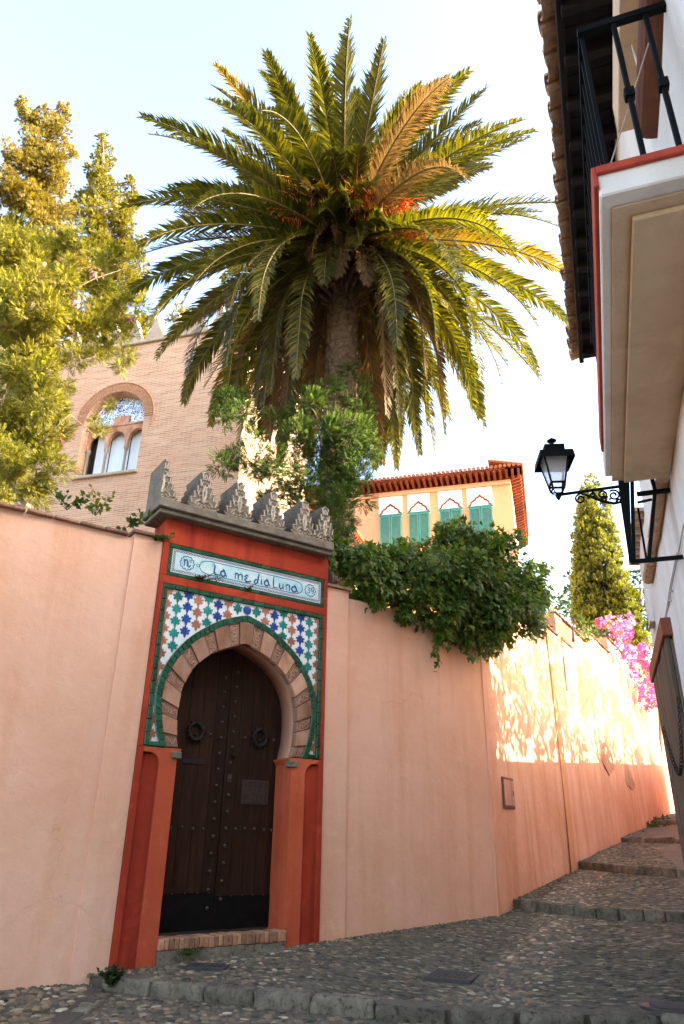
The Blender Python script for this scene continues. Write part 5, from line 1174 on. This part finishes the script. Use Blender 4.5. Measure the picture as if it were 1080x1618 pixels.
# tall open conifers left of the tower
c1 = clumps_px([(38,165,9),(45,190,14),(36,178,8),(68,172,6),(72,198,15),(98,182,11),(100,172,7),(88,215,20),(60,228,22),(32,262,24),(108,238,10),(75,262,30),(16,238,12),(8,300,34),(55,312,36),(95,292,18),(35,360,42),(82,352,32),(8,420,45),(60,425,46),(100,405,28),(30,490,48),(85,485,42),(20,560,48),(80,555,38)], 27, 0.9)
b1 = at(45, 800, 27); b1.z = 6
tree('conifer', 'tall open yellow-green conifer with ragged forked top at the far left', 'tree', b1, c1, 'conifer', 1450, 0.21, 'spray', [b1, at(48, 600, 27), at(52, 420, 27), at(60, 300, 27), at(62, 220, 27), at(60, 180, 27)], 0.25, group='conifers beside the brick tower', limb=0.05, nsub=20, up=0.55, spread=0.38, fill=0.25)
c2 = clumps_px([(160,220,7),(165,235,9),(163,255,14),(156,282,20),(170,312,26),(138,312,16),(145,350,30),(186,350,26),(205,288,8),(206,318,14),(160,400,40),(202,400,26),(128,430,34),(175,460,44),(216,452,18),(150,510,38),(205,512,30),(226,540,16),(112,335,11)], 28, 0.8)
b2 = at(165, 800, 28); b2.z = 6
tree('conifer', 'dense pointed conifer standing between the ragged tree and the palm', 'tree', b2, c2, 'conifer2', 1600, 0.20, 'spray', [b2, at(165, 600, 28), at(166, 450, 28), at(164, 340, 28), at(163, 260, 28), at(161, 225, 28)], 0.22, group='conifers beside the brick tower', limb=0.05, nsub=20, up=0.5, spread=0.38, fill=0.25)
c3 = clumps_px([(288,490,11),(276,500,9),(296,505,10),(285,520,14),(268,508,6),(300,530,14)], 34, 0.4)
b3 = at(287, 800, 34); b3.z = 8
tree('conifer', 'small conifer top peeping over the tower battlements beside the palm', 'tree', b3, c3, 'conifer', 800, 0.2, 'spray', [b3, at(287, 620, 34), at(287, 500, 34)], 0.25, group='conifers beside the brick tower', nsub=10, up=0.5)
# feathery tree leaning over the left wall
f1 = clumps_px([(15,385,34),(70,400,30),(125,385,24),(175,405,20),(222,415,10),(35,455,40),(95,470,34),(150,455,26),(185,480,20),(220,485,10),(15,530,42),(75,530,34),(125,520,26),(165,545,18),(200,560,12),(205,525,10),(45,590,34),(12,640,44),(60,640,30),(85,690,26),(30,700,40),(80,735,24),(10,765,36),(50,775,26),(92,650,18),(100,610,14),(152,560,10),(190,580,8),(158,683,10),(150,668,7),(172,640,6),(45,425,30),(100,440,28),(70,500,34),(150,495,24),(10,450,34),(120,565,16),(60,555,28),(20,590,30),(185,520,14),(45,670,30),(15,725,34),(60,705,24)], 11.2, 1.0)
b4 = at(55, 850, 10.6); b4.z = 2.0
ft = tree('feathery_tree', 'feathery yellow-green tree leaning over the left wall in front of the tower window', 'tree', b4, f1, 'feather', 6000, 0.115, 'pinnate', [b4, at(44, 800, 10.7), at(14, 754, 10.9), at(-30, 690, 11.1), at(-60, 570, 11.2), at(-55, 440, 11.2)], 0.085, 'palebark', limb=0.013, nsub=16, up=0.05, spread=0.42, fill=0.3)
pc = clumps_px([(75,430,16),(100,405,10),(130,470,14),(40,520,20),(105,500,14),(90,560,14),(60,500,14),(225,420,8),(85,690,12),(60,760,10),(150,430,8),(205,500,6),(30,440,14)], 11.0, 0.9)
V, F = foliage(pc, 420, 0.11, 'leaf', nsub=6, up=-1.1, spread=0.5); part_vf('seed_pods', V, F, M['pods'], ft, 'stuff')
for pth, r_ in (([(62, 700), (110, 655), (152, 690), (160, 684)], 0.013), ([(90, 470), (150, 440), (222, 416)], 0.008)):
    mb = MB(); mb.tube([at(x, y, 10.9-0.04*k) for k, (x, y) in enumerate(pth)], [r_*(1-0.25*k) for k in range(len(pth))], 6); part('branch', mb, M['palebark'], ft, smooth=True)
# green feathery shrub in front of the palm trunk
g1 = clumps_px([(366,632,26),(352,660,15),(384,655,18),(400,690,15),(350,735,19),(372,725,15),(400,735,28),(438,742,31),(468,694,28),(440,662,20),(490,645,28),(520,608,20),(552,590,15),(500,700,41),(540,682,38),(560,722,36),(580,692,20),(590,716,12),(520,756,46),(560,768,36),(480,772,33),(540,812,36),(520,842,23),(425,785,20),(450,780,18),(578,648,13),(560,640,20),(572,604,9),(585,740,10)], 11.1, 0.35)
b5 = at(525, 880, 11.1); b5.z = 2.2
tree('feathery_shrub', 'dark green feathery shrub growing behind the gate in front of the palm trunk', 'shrub', b5, g1, 'bush', 3000, 0.135, 'pinnate', [b5, at(520, 800, 11.1), at(510, 720, 11.1), at(500, 660, 11.1)], 0.07, limb=0.012, nsub=12, up=0.15, spread=0.42, fill=0.35)
# ivy spilling over the wall: leaves mostly face the street
i1 = clumps_px([(525,862,13,10.3),(545,880,26,10.5),(575,892,36,10.65),(610,885,34,10.9),(600,925,34,10.75),(640,930,38,11.1),(650,890,34,11.3),(700,905,62,11.7),(720,862,38,11.9),(770,880,52,12.2),(755,925,72,12.1),(815,920,44,12.6),(800,965,56,12.3),(845,955,20,12.9),(735,985,40,11.8),(690,960,38,11.4),(775,1005,26,12.0),(700,1000,14,11.4),(850,985,12,12.9),(570,945,16,10.6),(640,970,14,10.9)], 11.5, 0.1)
iv = thing('ivy', 'thick dark ivy mound spilling over the pink wall right of the gate', 'ivy', GATE, (2.8, 0.2, 3.3))
n1v = np.array([N1.x, N1.y, 0.25])
V, F = foliage(i1, 5600, 0.098, 'ivy', nsub=46, up=-0.6, spread=0.40, fill=0.45, flat=0.95, face=n1v*1.5)
part_vf('leaves', V, F, M['ivy'], iv)
mb = MB()
hub = Vector(at(760, 960, 12.3)); 
for c, r in i1: mb.tube([hub*0.3+Vector(c)*0.7+Vector((0, 0.25, -0.3)), c], [0.02, 0.01], 5)
part('stems', mb, M['bark'], iv)
def vine(path, n, sz, mat, parent, name='trailing_vine'):
    p = np.array([tuple(q) for q in path]); t = RNG.uniform(0, 1, n)*(len(p)-1); i = np.minimum(t.astype(int), len(p)-2); q = p[i]+(p[i+1]-p[i])*(t-i)[:, None]
    q = q+RNG.normal(size=(n, 3))*sz*0.35; V, F = scatter_vf('ivy', q, RNG.normal(size=(n, 3))*0.4+np.array([0, 0, -1.0]), sz*RNG.uniform(.6, 1.2, n), n1v*1.5); o = part_vf(name, V, F, M[mat], parent)
    mb = MB(); mb.tube(path, 0.005, 5); part('vine_stem', mb, M['bark'], o); return o
vine([at(688, 985, 11.35), at(690, 1015, 11.3), at(686, 1032, 11.28), at(694, 1052, 11.28)], 34, 0.085, 'ivy', iv)
vine([at(700, 1000, 11.3), at(706, 1020, 11.3)], 10, 0.10, 'ivy', iv)
vine([at(742, 1010, 11.6), at(738, 1032, 11.55), at(754, 1040, 11.5)], 26, 0.09, 'ivy', iv)
vine([at(845, 985, 12.8), at(842, 1012, 12.75)], 18, 0.09, 'ivy', iv)
vine([at(590, 955, 10.6), at(592, 962, 10.6)], 8, 0.08, 'ivy', iv)
vine([at(510, 838, 10.2), at(522, 870, 10.2), at(528, 900, 10.25)], 50, 0.085, 'ivy', iv)
# right hand side: cypress, dark tree, lime bushes, bougainvillea on the wall
def plumes(lst, d):
    out = []
    for x0, y0, x1, y1, wd in lst:
        n = max(4, int((y1-y0)/(wd*0.55)))
        for k in range(n+1):
            t = k/n; out.append((x0+(x1-x0)*t, y0+(y1-y0)*t, wd*min(1.0, 0.30+1.6*t**0.7)*random.uniform(.8, 1.1), d+random.uniform(-.5, .5)))
    return out
cy = clumps_px(plumes([(919,775,915,985,12),(934,750,930,990,14),(926,762,921,960,11),(942,765,944,995,15),(953,785,957,1000,16),(964,825,972,1000,15),(976,870,986,1005,14),(990,920,1002,1012,12),(1002,960,1012,1020,9),(914,830,912,985,9),(940,830,940,1000,18)], 34), 34, 0.2)
b6 = at(945, 1080, 34); b6.z = 3.5
tree('cypress', 'tall golden-green cypress of many upright plumes above the far end of the lane', 'tree', b6, cy, 'cypress', 900, 0.185, 'spray', [b6, at(945, 960, 34), at(940, 860, 34)], 0.3, limb=0.05, nsub=7, up=1.9, spread=0.45)
dk = clumps_px([(1005,905,14),(1010,930,20),(1020,960,24),(1018,990,22),(903,912,7),(906,935,9),(902,950,6),(1000,960,16),(1030,1000,20),(908,965,10)], 42, 0.6)
b7 = at(1010, 1080, 42); b7.z = 4
tree('broadleaf_tree', 'dark green leafy tree showing behind the cypress', 'tree', b7, dk, 'darkleaf', 220, 0.30, 'leaf', [b7, at(1010, 1000, 42), at(1012, 930, 42)], 0.3, limb=0.06, nsub=12, up=0.0)
lm_ = clumps_px([(1030,1000,13),(1038,1030,14),(1042,1065,14),(1048,1100,12),(1025,975,9),(1050,1130,10),(1020,1010,10)], 33, 0.4)
b8 = at(1040, 1200, 33); b8.z = 2
tree('lime_bush', 'sunny lime green bush behind the bougainvillea at the top of the lane', 'bush', b8, lm_, 'limeleaf', 500, 0.17, 'leaf', [b8, at(1040, 1100, 33), at(1038, 1030, 33)], 0.08, limb=0.03, nsub=9, up=0.1)
sh = clumps_px([(880,953,10,17.5),(893,962,12,18.0),(905,975,14,18.8),(920,988,15,19.6),(938,1000,12,20.5),(925,1005,11,19.6),(945,993,9,21),(890,948,8,18)], 19, 0.15)
b9 = at(905, 1010, 18.9); b9.z = 4.6
tree('wall_shrub', 'low green shrub growing over the stepped top of the far wall', 'shrub', b9, sh, 'bush', 1000, 0.12, 'leaf', [b9, at(905, 990, 18.9), at(910, 975, 19)], 0.04, limb=0.02, nsub=9, up=0.1)
yt = clumps_px([(866,962,7,15.6),(874,966,7,16),(862,975,6,15.4),(870,955,5,15.8)], 15.7, 0.1)
ba = at(867, 985, 15.7); ba.z = 4.5
tree('wall_plant', 'little yellow-leaved plant beside the ivy on the far wall', 'plant', ba, yt, 'limeleaf', 700, 0.09, 'leaf', [ba, at(868, 968, 15.7)], 0.015, limb=0.008, nsub=6, up=0.4)
bo = thing('bougainvillea', 'pink flowering bougainvillea tumbling over the far end of the pink wall', 'bougainvillea', WALL2, (16, 0.3, 5.5))
fl = [(945,984,5,21.6),(955,985,6,22.2),(965,982,8,22.6),(972,990,8,23),(992,982,9,24),(978,1000,10,23.4),(1012,1030,12,26),(1024,1058,12,27.4),(1034,1084,12,29),(1040,1104,9,30),(985,985,10,23.6),(990,1002,12,24.2),(983,1018,9,23.8),(1000,1022,13,25),(994,1040,10,24.8),(1010,1045,15,26),(1004,1062,10,25.6),(1020,1070,14,27.2),(1012,1085,9,26.8),(1026,1092,12,28.4),(1018,1102,8,28),(1032,1108,8,29.5),(1026,1118,6,29)]
fc = clumps_px(fl, 25, 0.15)
V, F = foliage(fc, 700, 0.11, 'bract', nsub=9, up=0.1, spread=0.42); part_vf('flowers', V, F, M['flower'], bo)
V, F = foliage(fc, 300, 0.11, 'leaf', nsub=7, up=-0.2, spread=0.45); part_vf('leaves', V, F, M['limeleaf'], bo)
mb = MB(); hub = Vector(WALL2.w((14, 0.3, 5.2)))
for c, r in fc: mb.tube([Vector(WALL2.w((WALL2.l(c).x-1, 0.25, 5.6))), c], [0.02, 0.008], 5)
part('stems', mb, M['bark'], bo)
# the palm
pm = thing('palm_tree', 'huge date palm with drooping fronds and orange fruit stalks behind the gate', 'palm', WORLD, (-0.15, 12.2, 1.8))
PCZ = 12.05; pbase = Vector((-0.15, 12.2, 1.8)); ptop = Vector((-0.03, 12.2, PCZ))
vs = []; fs = []; nr, nsg = 190, 26
for j in range(nr+1):
    t = j/nr; c = pbase.lerp(ptop, t); r0_ = 0.385-0.06*t+0.10*max(0, (t-0.92)/0.08)
    for i in range(nsg):
        a = 2*math.pi*(i+0.5*((j//4) % 2))/nsg; ph_ = (j % 4)/4; r_ = r0_*(0.90+0.13*ph_+0.06*math.cos(math.pi*i)*ph_)+random.uniform(-.018, .018)
        vs.append((c.x+r_*math.cos(a), c.y+r_*math.sin(a), c.z))
fs = [(j*nsg+i, j*nsg+(i+1) % nsg, (j+1)*nsg+(i+1) % nsg, (j+1)*nsg+i) for j in range(nr) for i in range(nsg)]
part('trunk', MB().add(vs, fs), M['palmtrunk'], pm)
mb = MB()
for k in range(150):      # stubs of old leaf bases under the crown
    a = k*2.39996; t = k/150; z = PCZ-1.5+1.5*t; r_ = 0.36+0.06*t; d_ = Vector((math.cos(a), math.sin(a), 0.55+0.4*t)); p = Vector((ptop.x+r_*math.cos(a), ptop.y+r_*math.sin(a), z)); mb.tube([p-d_*0.1, p+d_*(0.16+0.22*t)], [0.055, 0.035], 5)
part('leaf_bases', mb, M['palmtrunk'], pm, kind='stuff')
def frond(az_, el0, droop, L, mat, nl=112, twist=0.0, wl=0.54, bare=0.10):
    n = 22; pts = []; p = np.array([ptop.x, ptop.y, PCZ])+np.array([math.cos(az_), math.sin(az_), 0])*0.28*math.cos(R(max(el0, 0)))+np.array([0, 0, 0.25*math.sin(R(el0))+0.1])
    tang = []; h = np.array([math.cos(az_), math.sin(az_), 0]); side = np.array([-math.sin(az_), math.cos(az_), 0]); sway = random.uniform(-.16, .16)
    for i in range(n+1):
        t = i/n; e = R(max(-88, el0 - droop*t**1.35)); hh = norm(h+side*sway*t*t); tg = hh*math.cos(e)+np.array([0, 0, math.sin(e)]); pts.append(p.copy()); tang.append(tg); p = p+tg*L/n
    pts = np.array(pts); tang = np.array(tang)
    s = np.linspace(bare, 0.997, nl); q = s*n; i = np.minimum(q.astype(int), n-1); fr = (q-i)[:, None]
    B = pts[i]*(1-fr)+pts[i+1]*fr; T = norm(tang[i]*(1-fr)+tang[i+1]*fr)
    S0 = norm(np.cross(T, np.array([0, 0, 1.0]))+1e-6*side); U0 = np.cross(S0, T)
    tw = twist*s[:, None]; Sd = S0*np.cos(tw)+U0*np.sin(tw); U = np.cross(Sd, T)
    ln_ = wl*np.clip(np.minimum(s*3.6+0.15, (1.02-s)*2.6+0.22), 0, 1)*RNG.uniform(.74, 1.12, nl)*np.where(RNG.random(nl) < 0.06, 0.25, 1.0)
    V = []; F = []; cnt = 0
    for sg in (-1, 1):
        fw_ = 0.70+0.40*s[:, None]
        d0 = norm(T*fw_+sg*Sd*0.80+U*(0.34+RNG.normal(size=(nl, 1))*0.13)); d1 = norm(d0*0.9+T*0.12+np.array([0, 0, -0.34])+RNG.normal(size=(nl, 3))*0.13)
        wv = norm(np.cross(d0, U))*0.0225*(0.6+0.4*ln_[:, None]/wl); l = ln_[:, None]
        m_ = B+d0*l*0.5; e_ = m_+d1*l*0.5
        q4 = np.stack([B-wv*0.6, B+wv*0.6, m_-wv, m_+wv, e_], 1); V.append(q4.reshape(-1, 3)); k = (np.arange(nl)*5)[:, None, None]+cnt
        F.append((np.array([(0, 1, 3), (0, 3, 2), (2, 3, 4)])[None]+k).reshape(-1, 3)); cnt += nl*5
    V = np.concatenate(V); F = np.concatenate(F)
    o = part_vf('frond', V, F, M[mat], pm)
    mb = MB(); mb.tube([tuple(q_) for q_ in pts], [0.030*(1-0.88*i_/n)+0.003 for i_ in range(n+1)], 5); rc = part('rachis', mb, M['rachis'], o, smooth=True)
    return o
NF = 168
for k in range(NF):
    t = (k+0.5)/NF; az_ = k*2.39996+0.4; el = 84-140*t**0.78+random.uniform(-7, 7); dr = 18+46*min(1, t*1.5)+random.uniform(-10, 12); L = 2.15+2.95*min(1, t*2.2)-0.35*max(0, t-0.6)/0.4+random.uniform(-.35, .35)
    if el < 2 and abs((math.degrees(az_)+90+180) % 360-180) < 26: L *= 0.5; el += 18
    mat = 'palm'; u_ = random.random()
    if t > 0.80: mat = 'palmdry' if u_ < 0.38 else 'palm'
    elif t > 0.22: mat = 'palmyellow' if u_ < 0.09 else ('palmdry' if u_ < 0.16 else 'palm')
    frond(az_, el, dr, L, mat, twist=random.uniform(-.9, .9))
for k in range(26):       # short dead fronds caught in the heart of the crown
    frond(k*2.39996+0.9, random.uniform(-25, 50), random.uniform(60, 110), random.uniform(1.1, 2.0), 'palmdry', nl=44, twist=random.uniform(-1.2, 1.2), wl=0.34)
for k in range(22):       # flower and fruit stalks, bundles of strands
    a = -math.pi/2+random.uniform(-2.1, 2.1); e0 = random.uniform(-12, 46); h = np.array([math.cos(a), math.sin(a), 0]); p0 = np.array([ptop.x, ptop.y, PCZ+0.15]); V = []; F = []; n = 0
    tip = p0+h*1.6*math.cos(R(e0))+np.array([0, 0, 1.6*math.sin(R(e0))+.15]); mb = MB(); mb.tube([tuple(p0), tuple((p0+tip)/2+np.array([0, 0, .08])), tuple(tip)], [0.03, 0.025, 0.018], 5)
    for j in range(90):
        b = tip+(p0-tip)*random.uniform(0, .22); d_ = h*random.uniform(.1, .6)+RNG.normal(size=3)*0.30+np.array([0, 0, -.1]); l = random.uniform(.4, .75); mb.tube([tuple(b), tuple(b+d_*l*.6+np.array([0, 0, .02])), tuple(b+d_*l+np.array([0, 0, -.30*l]))], [0.009, 0.009, 0.006], 3, cap=False)
    part('fruit_stalk', mb, M['fruit'], pm)
# weeds and small plants
def weed(name, label, cat, base, n, hgt, mat, proto='leaf', size=0.06, spread=0.4, lean=(0, 0, 0), group=None):
    base = Vector(base); t = thing(name, label, cat, WORLD, tuple(base), group); mb = MB(); P_ = []; D_ = []
    for k in range(n):
        d_ = Vector((random.gauss(0, spread), random.gauss(0, spread), 1.0))+Vector(lean); l = hgt*random.uniform(.5, 1.05); e_ = base+d_*l; m_ = base+d_*l*0.5+Vector((0, 0, 0.08*l)); mb.tube([base, m_, e_], [0.004, 0.003, 0.002], 4)
        for j in range(9):
            f_ = random.uniform(.2, 1.0); q = base+(m_-base)*f_*2 if f_ < .5 else m_+(e_-m_)*(f_-.5)*2; P_.append(tuple(q)); D_.append((d_.x*.5+random.gauss(0, .7), d_.y*.5+random.gauss(0, .7), d_.z*.3+random.gauss(0, .5)))
    part('stems', mb, M['bush'], t); V, F = scatter_vf(proto, np.array(P_), np.array(D_), size*RNG.uniform(.6, 1.2, len(P_))); part_vf('leaves', V, F, M[mat], t); return t
def gp(x, y, fr, yy):
    """pixel met on the plane y = yy of a frame, as a world point"""
    r = fr.m.inverted() @ ray(x, y); o = fr.m.inverted() @ (-fr.o); return Vector(fr.w(o + r*((yy-o.y)/r.y)))
weed('wall_weed', 'thin leafy weed on top of the left wall, nearest the gate', 'weed', gp(200, 834, GATE, 0.15), 5, 0.20, 'bush', size=0.10, spread=0.8)
weed('wall_weed', 'spindly weed sprouting along the left wall coping below the tower window', 'weed', gp(150, 815, GATE, 0.15), 9, 0.36, 'limeleaf', size=0.085, spread=0.75)
weed('wall_weed', 'small weed on the left wall coping close to the feathery tree', 'weed', gp(105, 806, GATE, 0.15), 7, 0.26, 'bush', size=0.09, spread=0.8)
weed('fern', 'green fern tuft rooted where the stone cornice meets the left pilaster cap', 'fern', gp(252, 850, GATE, -0.02), 12, 0.16, 'bush', size=0.055, spread=0.9, lean=(0, -0.5, -1.1))
weed('gate_weed', 'straggling weed growing from the ledge under the painted name panel', 'weed', gp(318, 917, GATE, 0.0), 22, 0.26, 'pods2', size=0.034, spread=0.42, lean=(0.1, -0.12, -0.85))
weed('gate_weed', 'tiny weed in the red ledge under the middle of the name panel', 'weed', gp(392, 934, GATE, 0.0), 8, 0.09, 'bush', size=0.04, spread=0.6, lean=(0, -0.4, -0.6))
weed('step_weed', 'green moss and weed under the bricks of the doorstep', 'weed', gp(298, 1506, GATE, -0.05), 26, 0.10, 'bush', size=0.035, spread=0.8, lean=(0, -0.3, -0.8))
weed('kerb_weed', 'dark weed growing at the foot of the gate by the kerb corner', 'weed', HOUSE.w((-4.92, 7.2, -1.42)), 26, 0.20, 'darkleaf', size=0.055, spread=0.45)
weed('street_weed', 'tuft of grass at the foot of the far wall by the upper step', 'weed', WALL2.w((16.6, -0.2, 0.33)), 34, 0.42, 'bush', size=0.12, spread=0.6)
weed('street_weed', 'low weed against the far wall just below the upper tuft', 'weed', WALL2.w((14.6, -0.2, 0.20)), 26, 0.30, 'bush', size=0.11, spread=0.7)
# unseen tree across the lane, its crown gaps laid out to dapple the far wall
tc = []
for ia in range(24):
    for iz in range(6):
        if random.random() < (0.5 if (12 <= ia <= 18 and iz >= 3) else 0.09): continue
        tc.append((np.array(HOUSE.w((random.uniform(4.4, 6.2), 12.4+0.8*ia+random.uniform(-.25, .25), 3.9+0.68*iz+random.uniform(-.22, .22)))), random.uniform(.42, .68)))
tb = HOUSE.w((7, 18, 0))
tree('street_tree', 'unseen leafy tree across the lane, crown gapped to cast dappled shade', 'tree', tb, tc, 'darkleaf', 420, 0.24, 'leaf', [tb, HOUSE.w((7, 18, 3)), HOUSE.w((6.8, 18.5, 5))], 0.22, limb=0.03, nsub=12, up=0, fill=0.2)
# a scatter of dry leaves in the gutter
ps = []; 
for k in range(90):
    la, al = random.uniform(-4.9, -1.2), random.uniform(7.0, 12)
    if not in_wall(la, al) : ps.append(tuple(HOUSE.w((la, al, zground(la, al)+0.025))))
V, F = scatter_vf('leaf', np.array(ps), RNG.normal(size=(len(ps), 3))*np.array([1, 1, .15]), 0.045*RNG.uniform(.5, 1.2, len(ps)), np.array([0, 0, 1.5]))
o = link('fallen_leaves', rawmesh('fallen_leaves', V, F), M['pods']); tag(o, 'dry leaves scattered over the cobbles', 'leaves', kind='stuff')
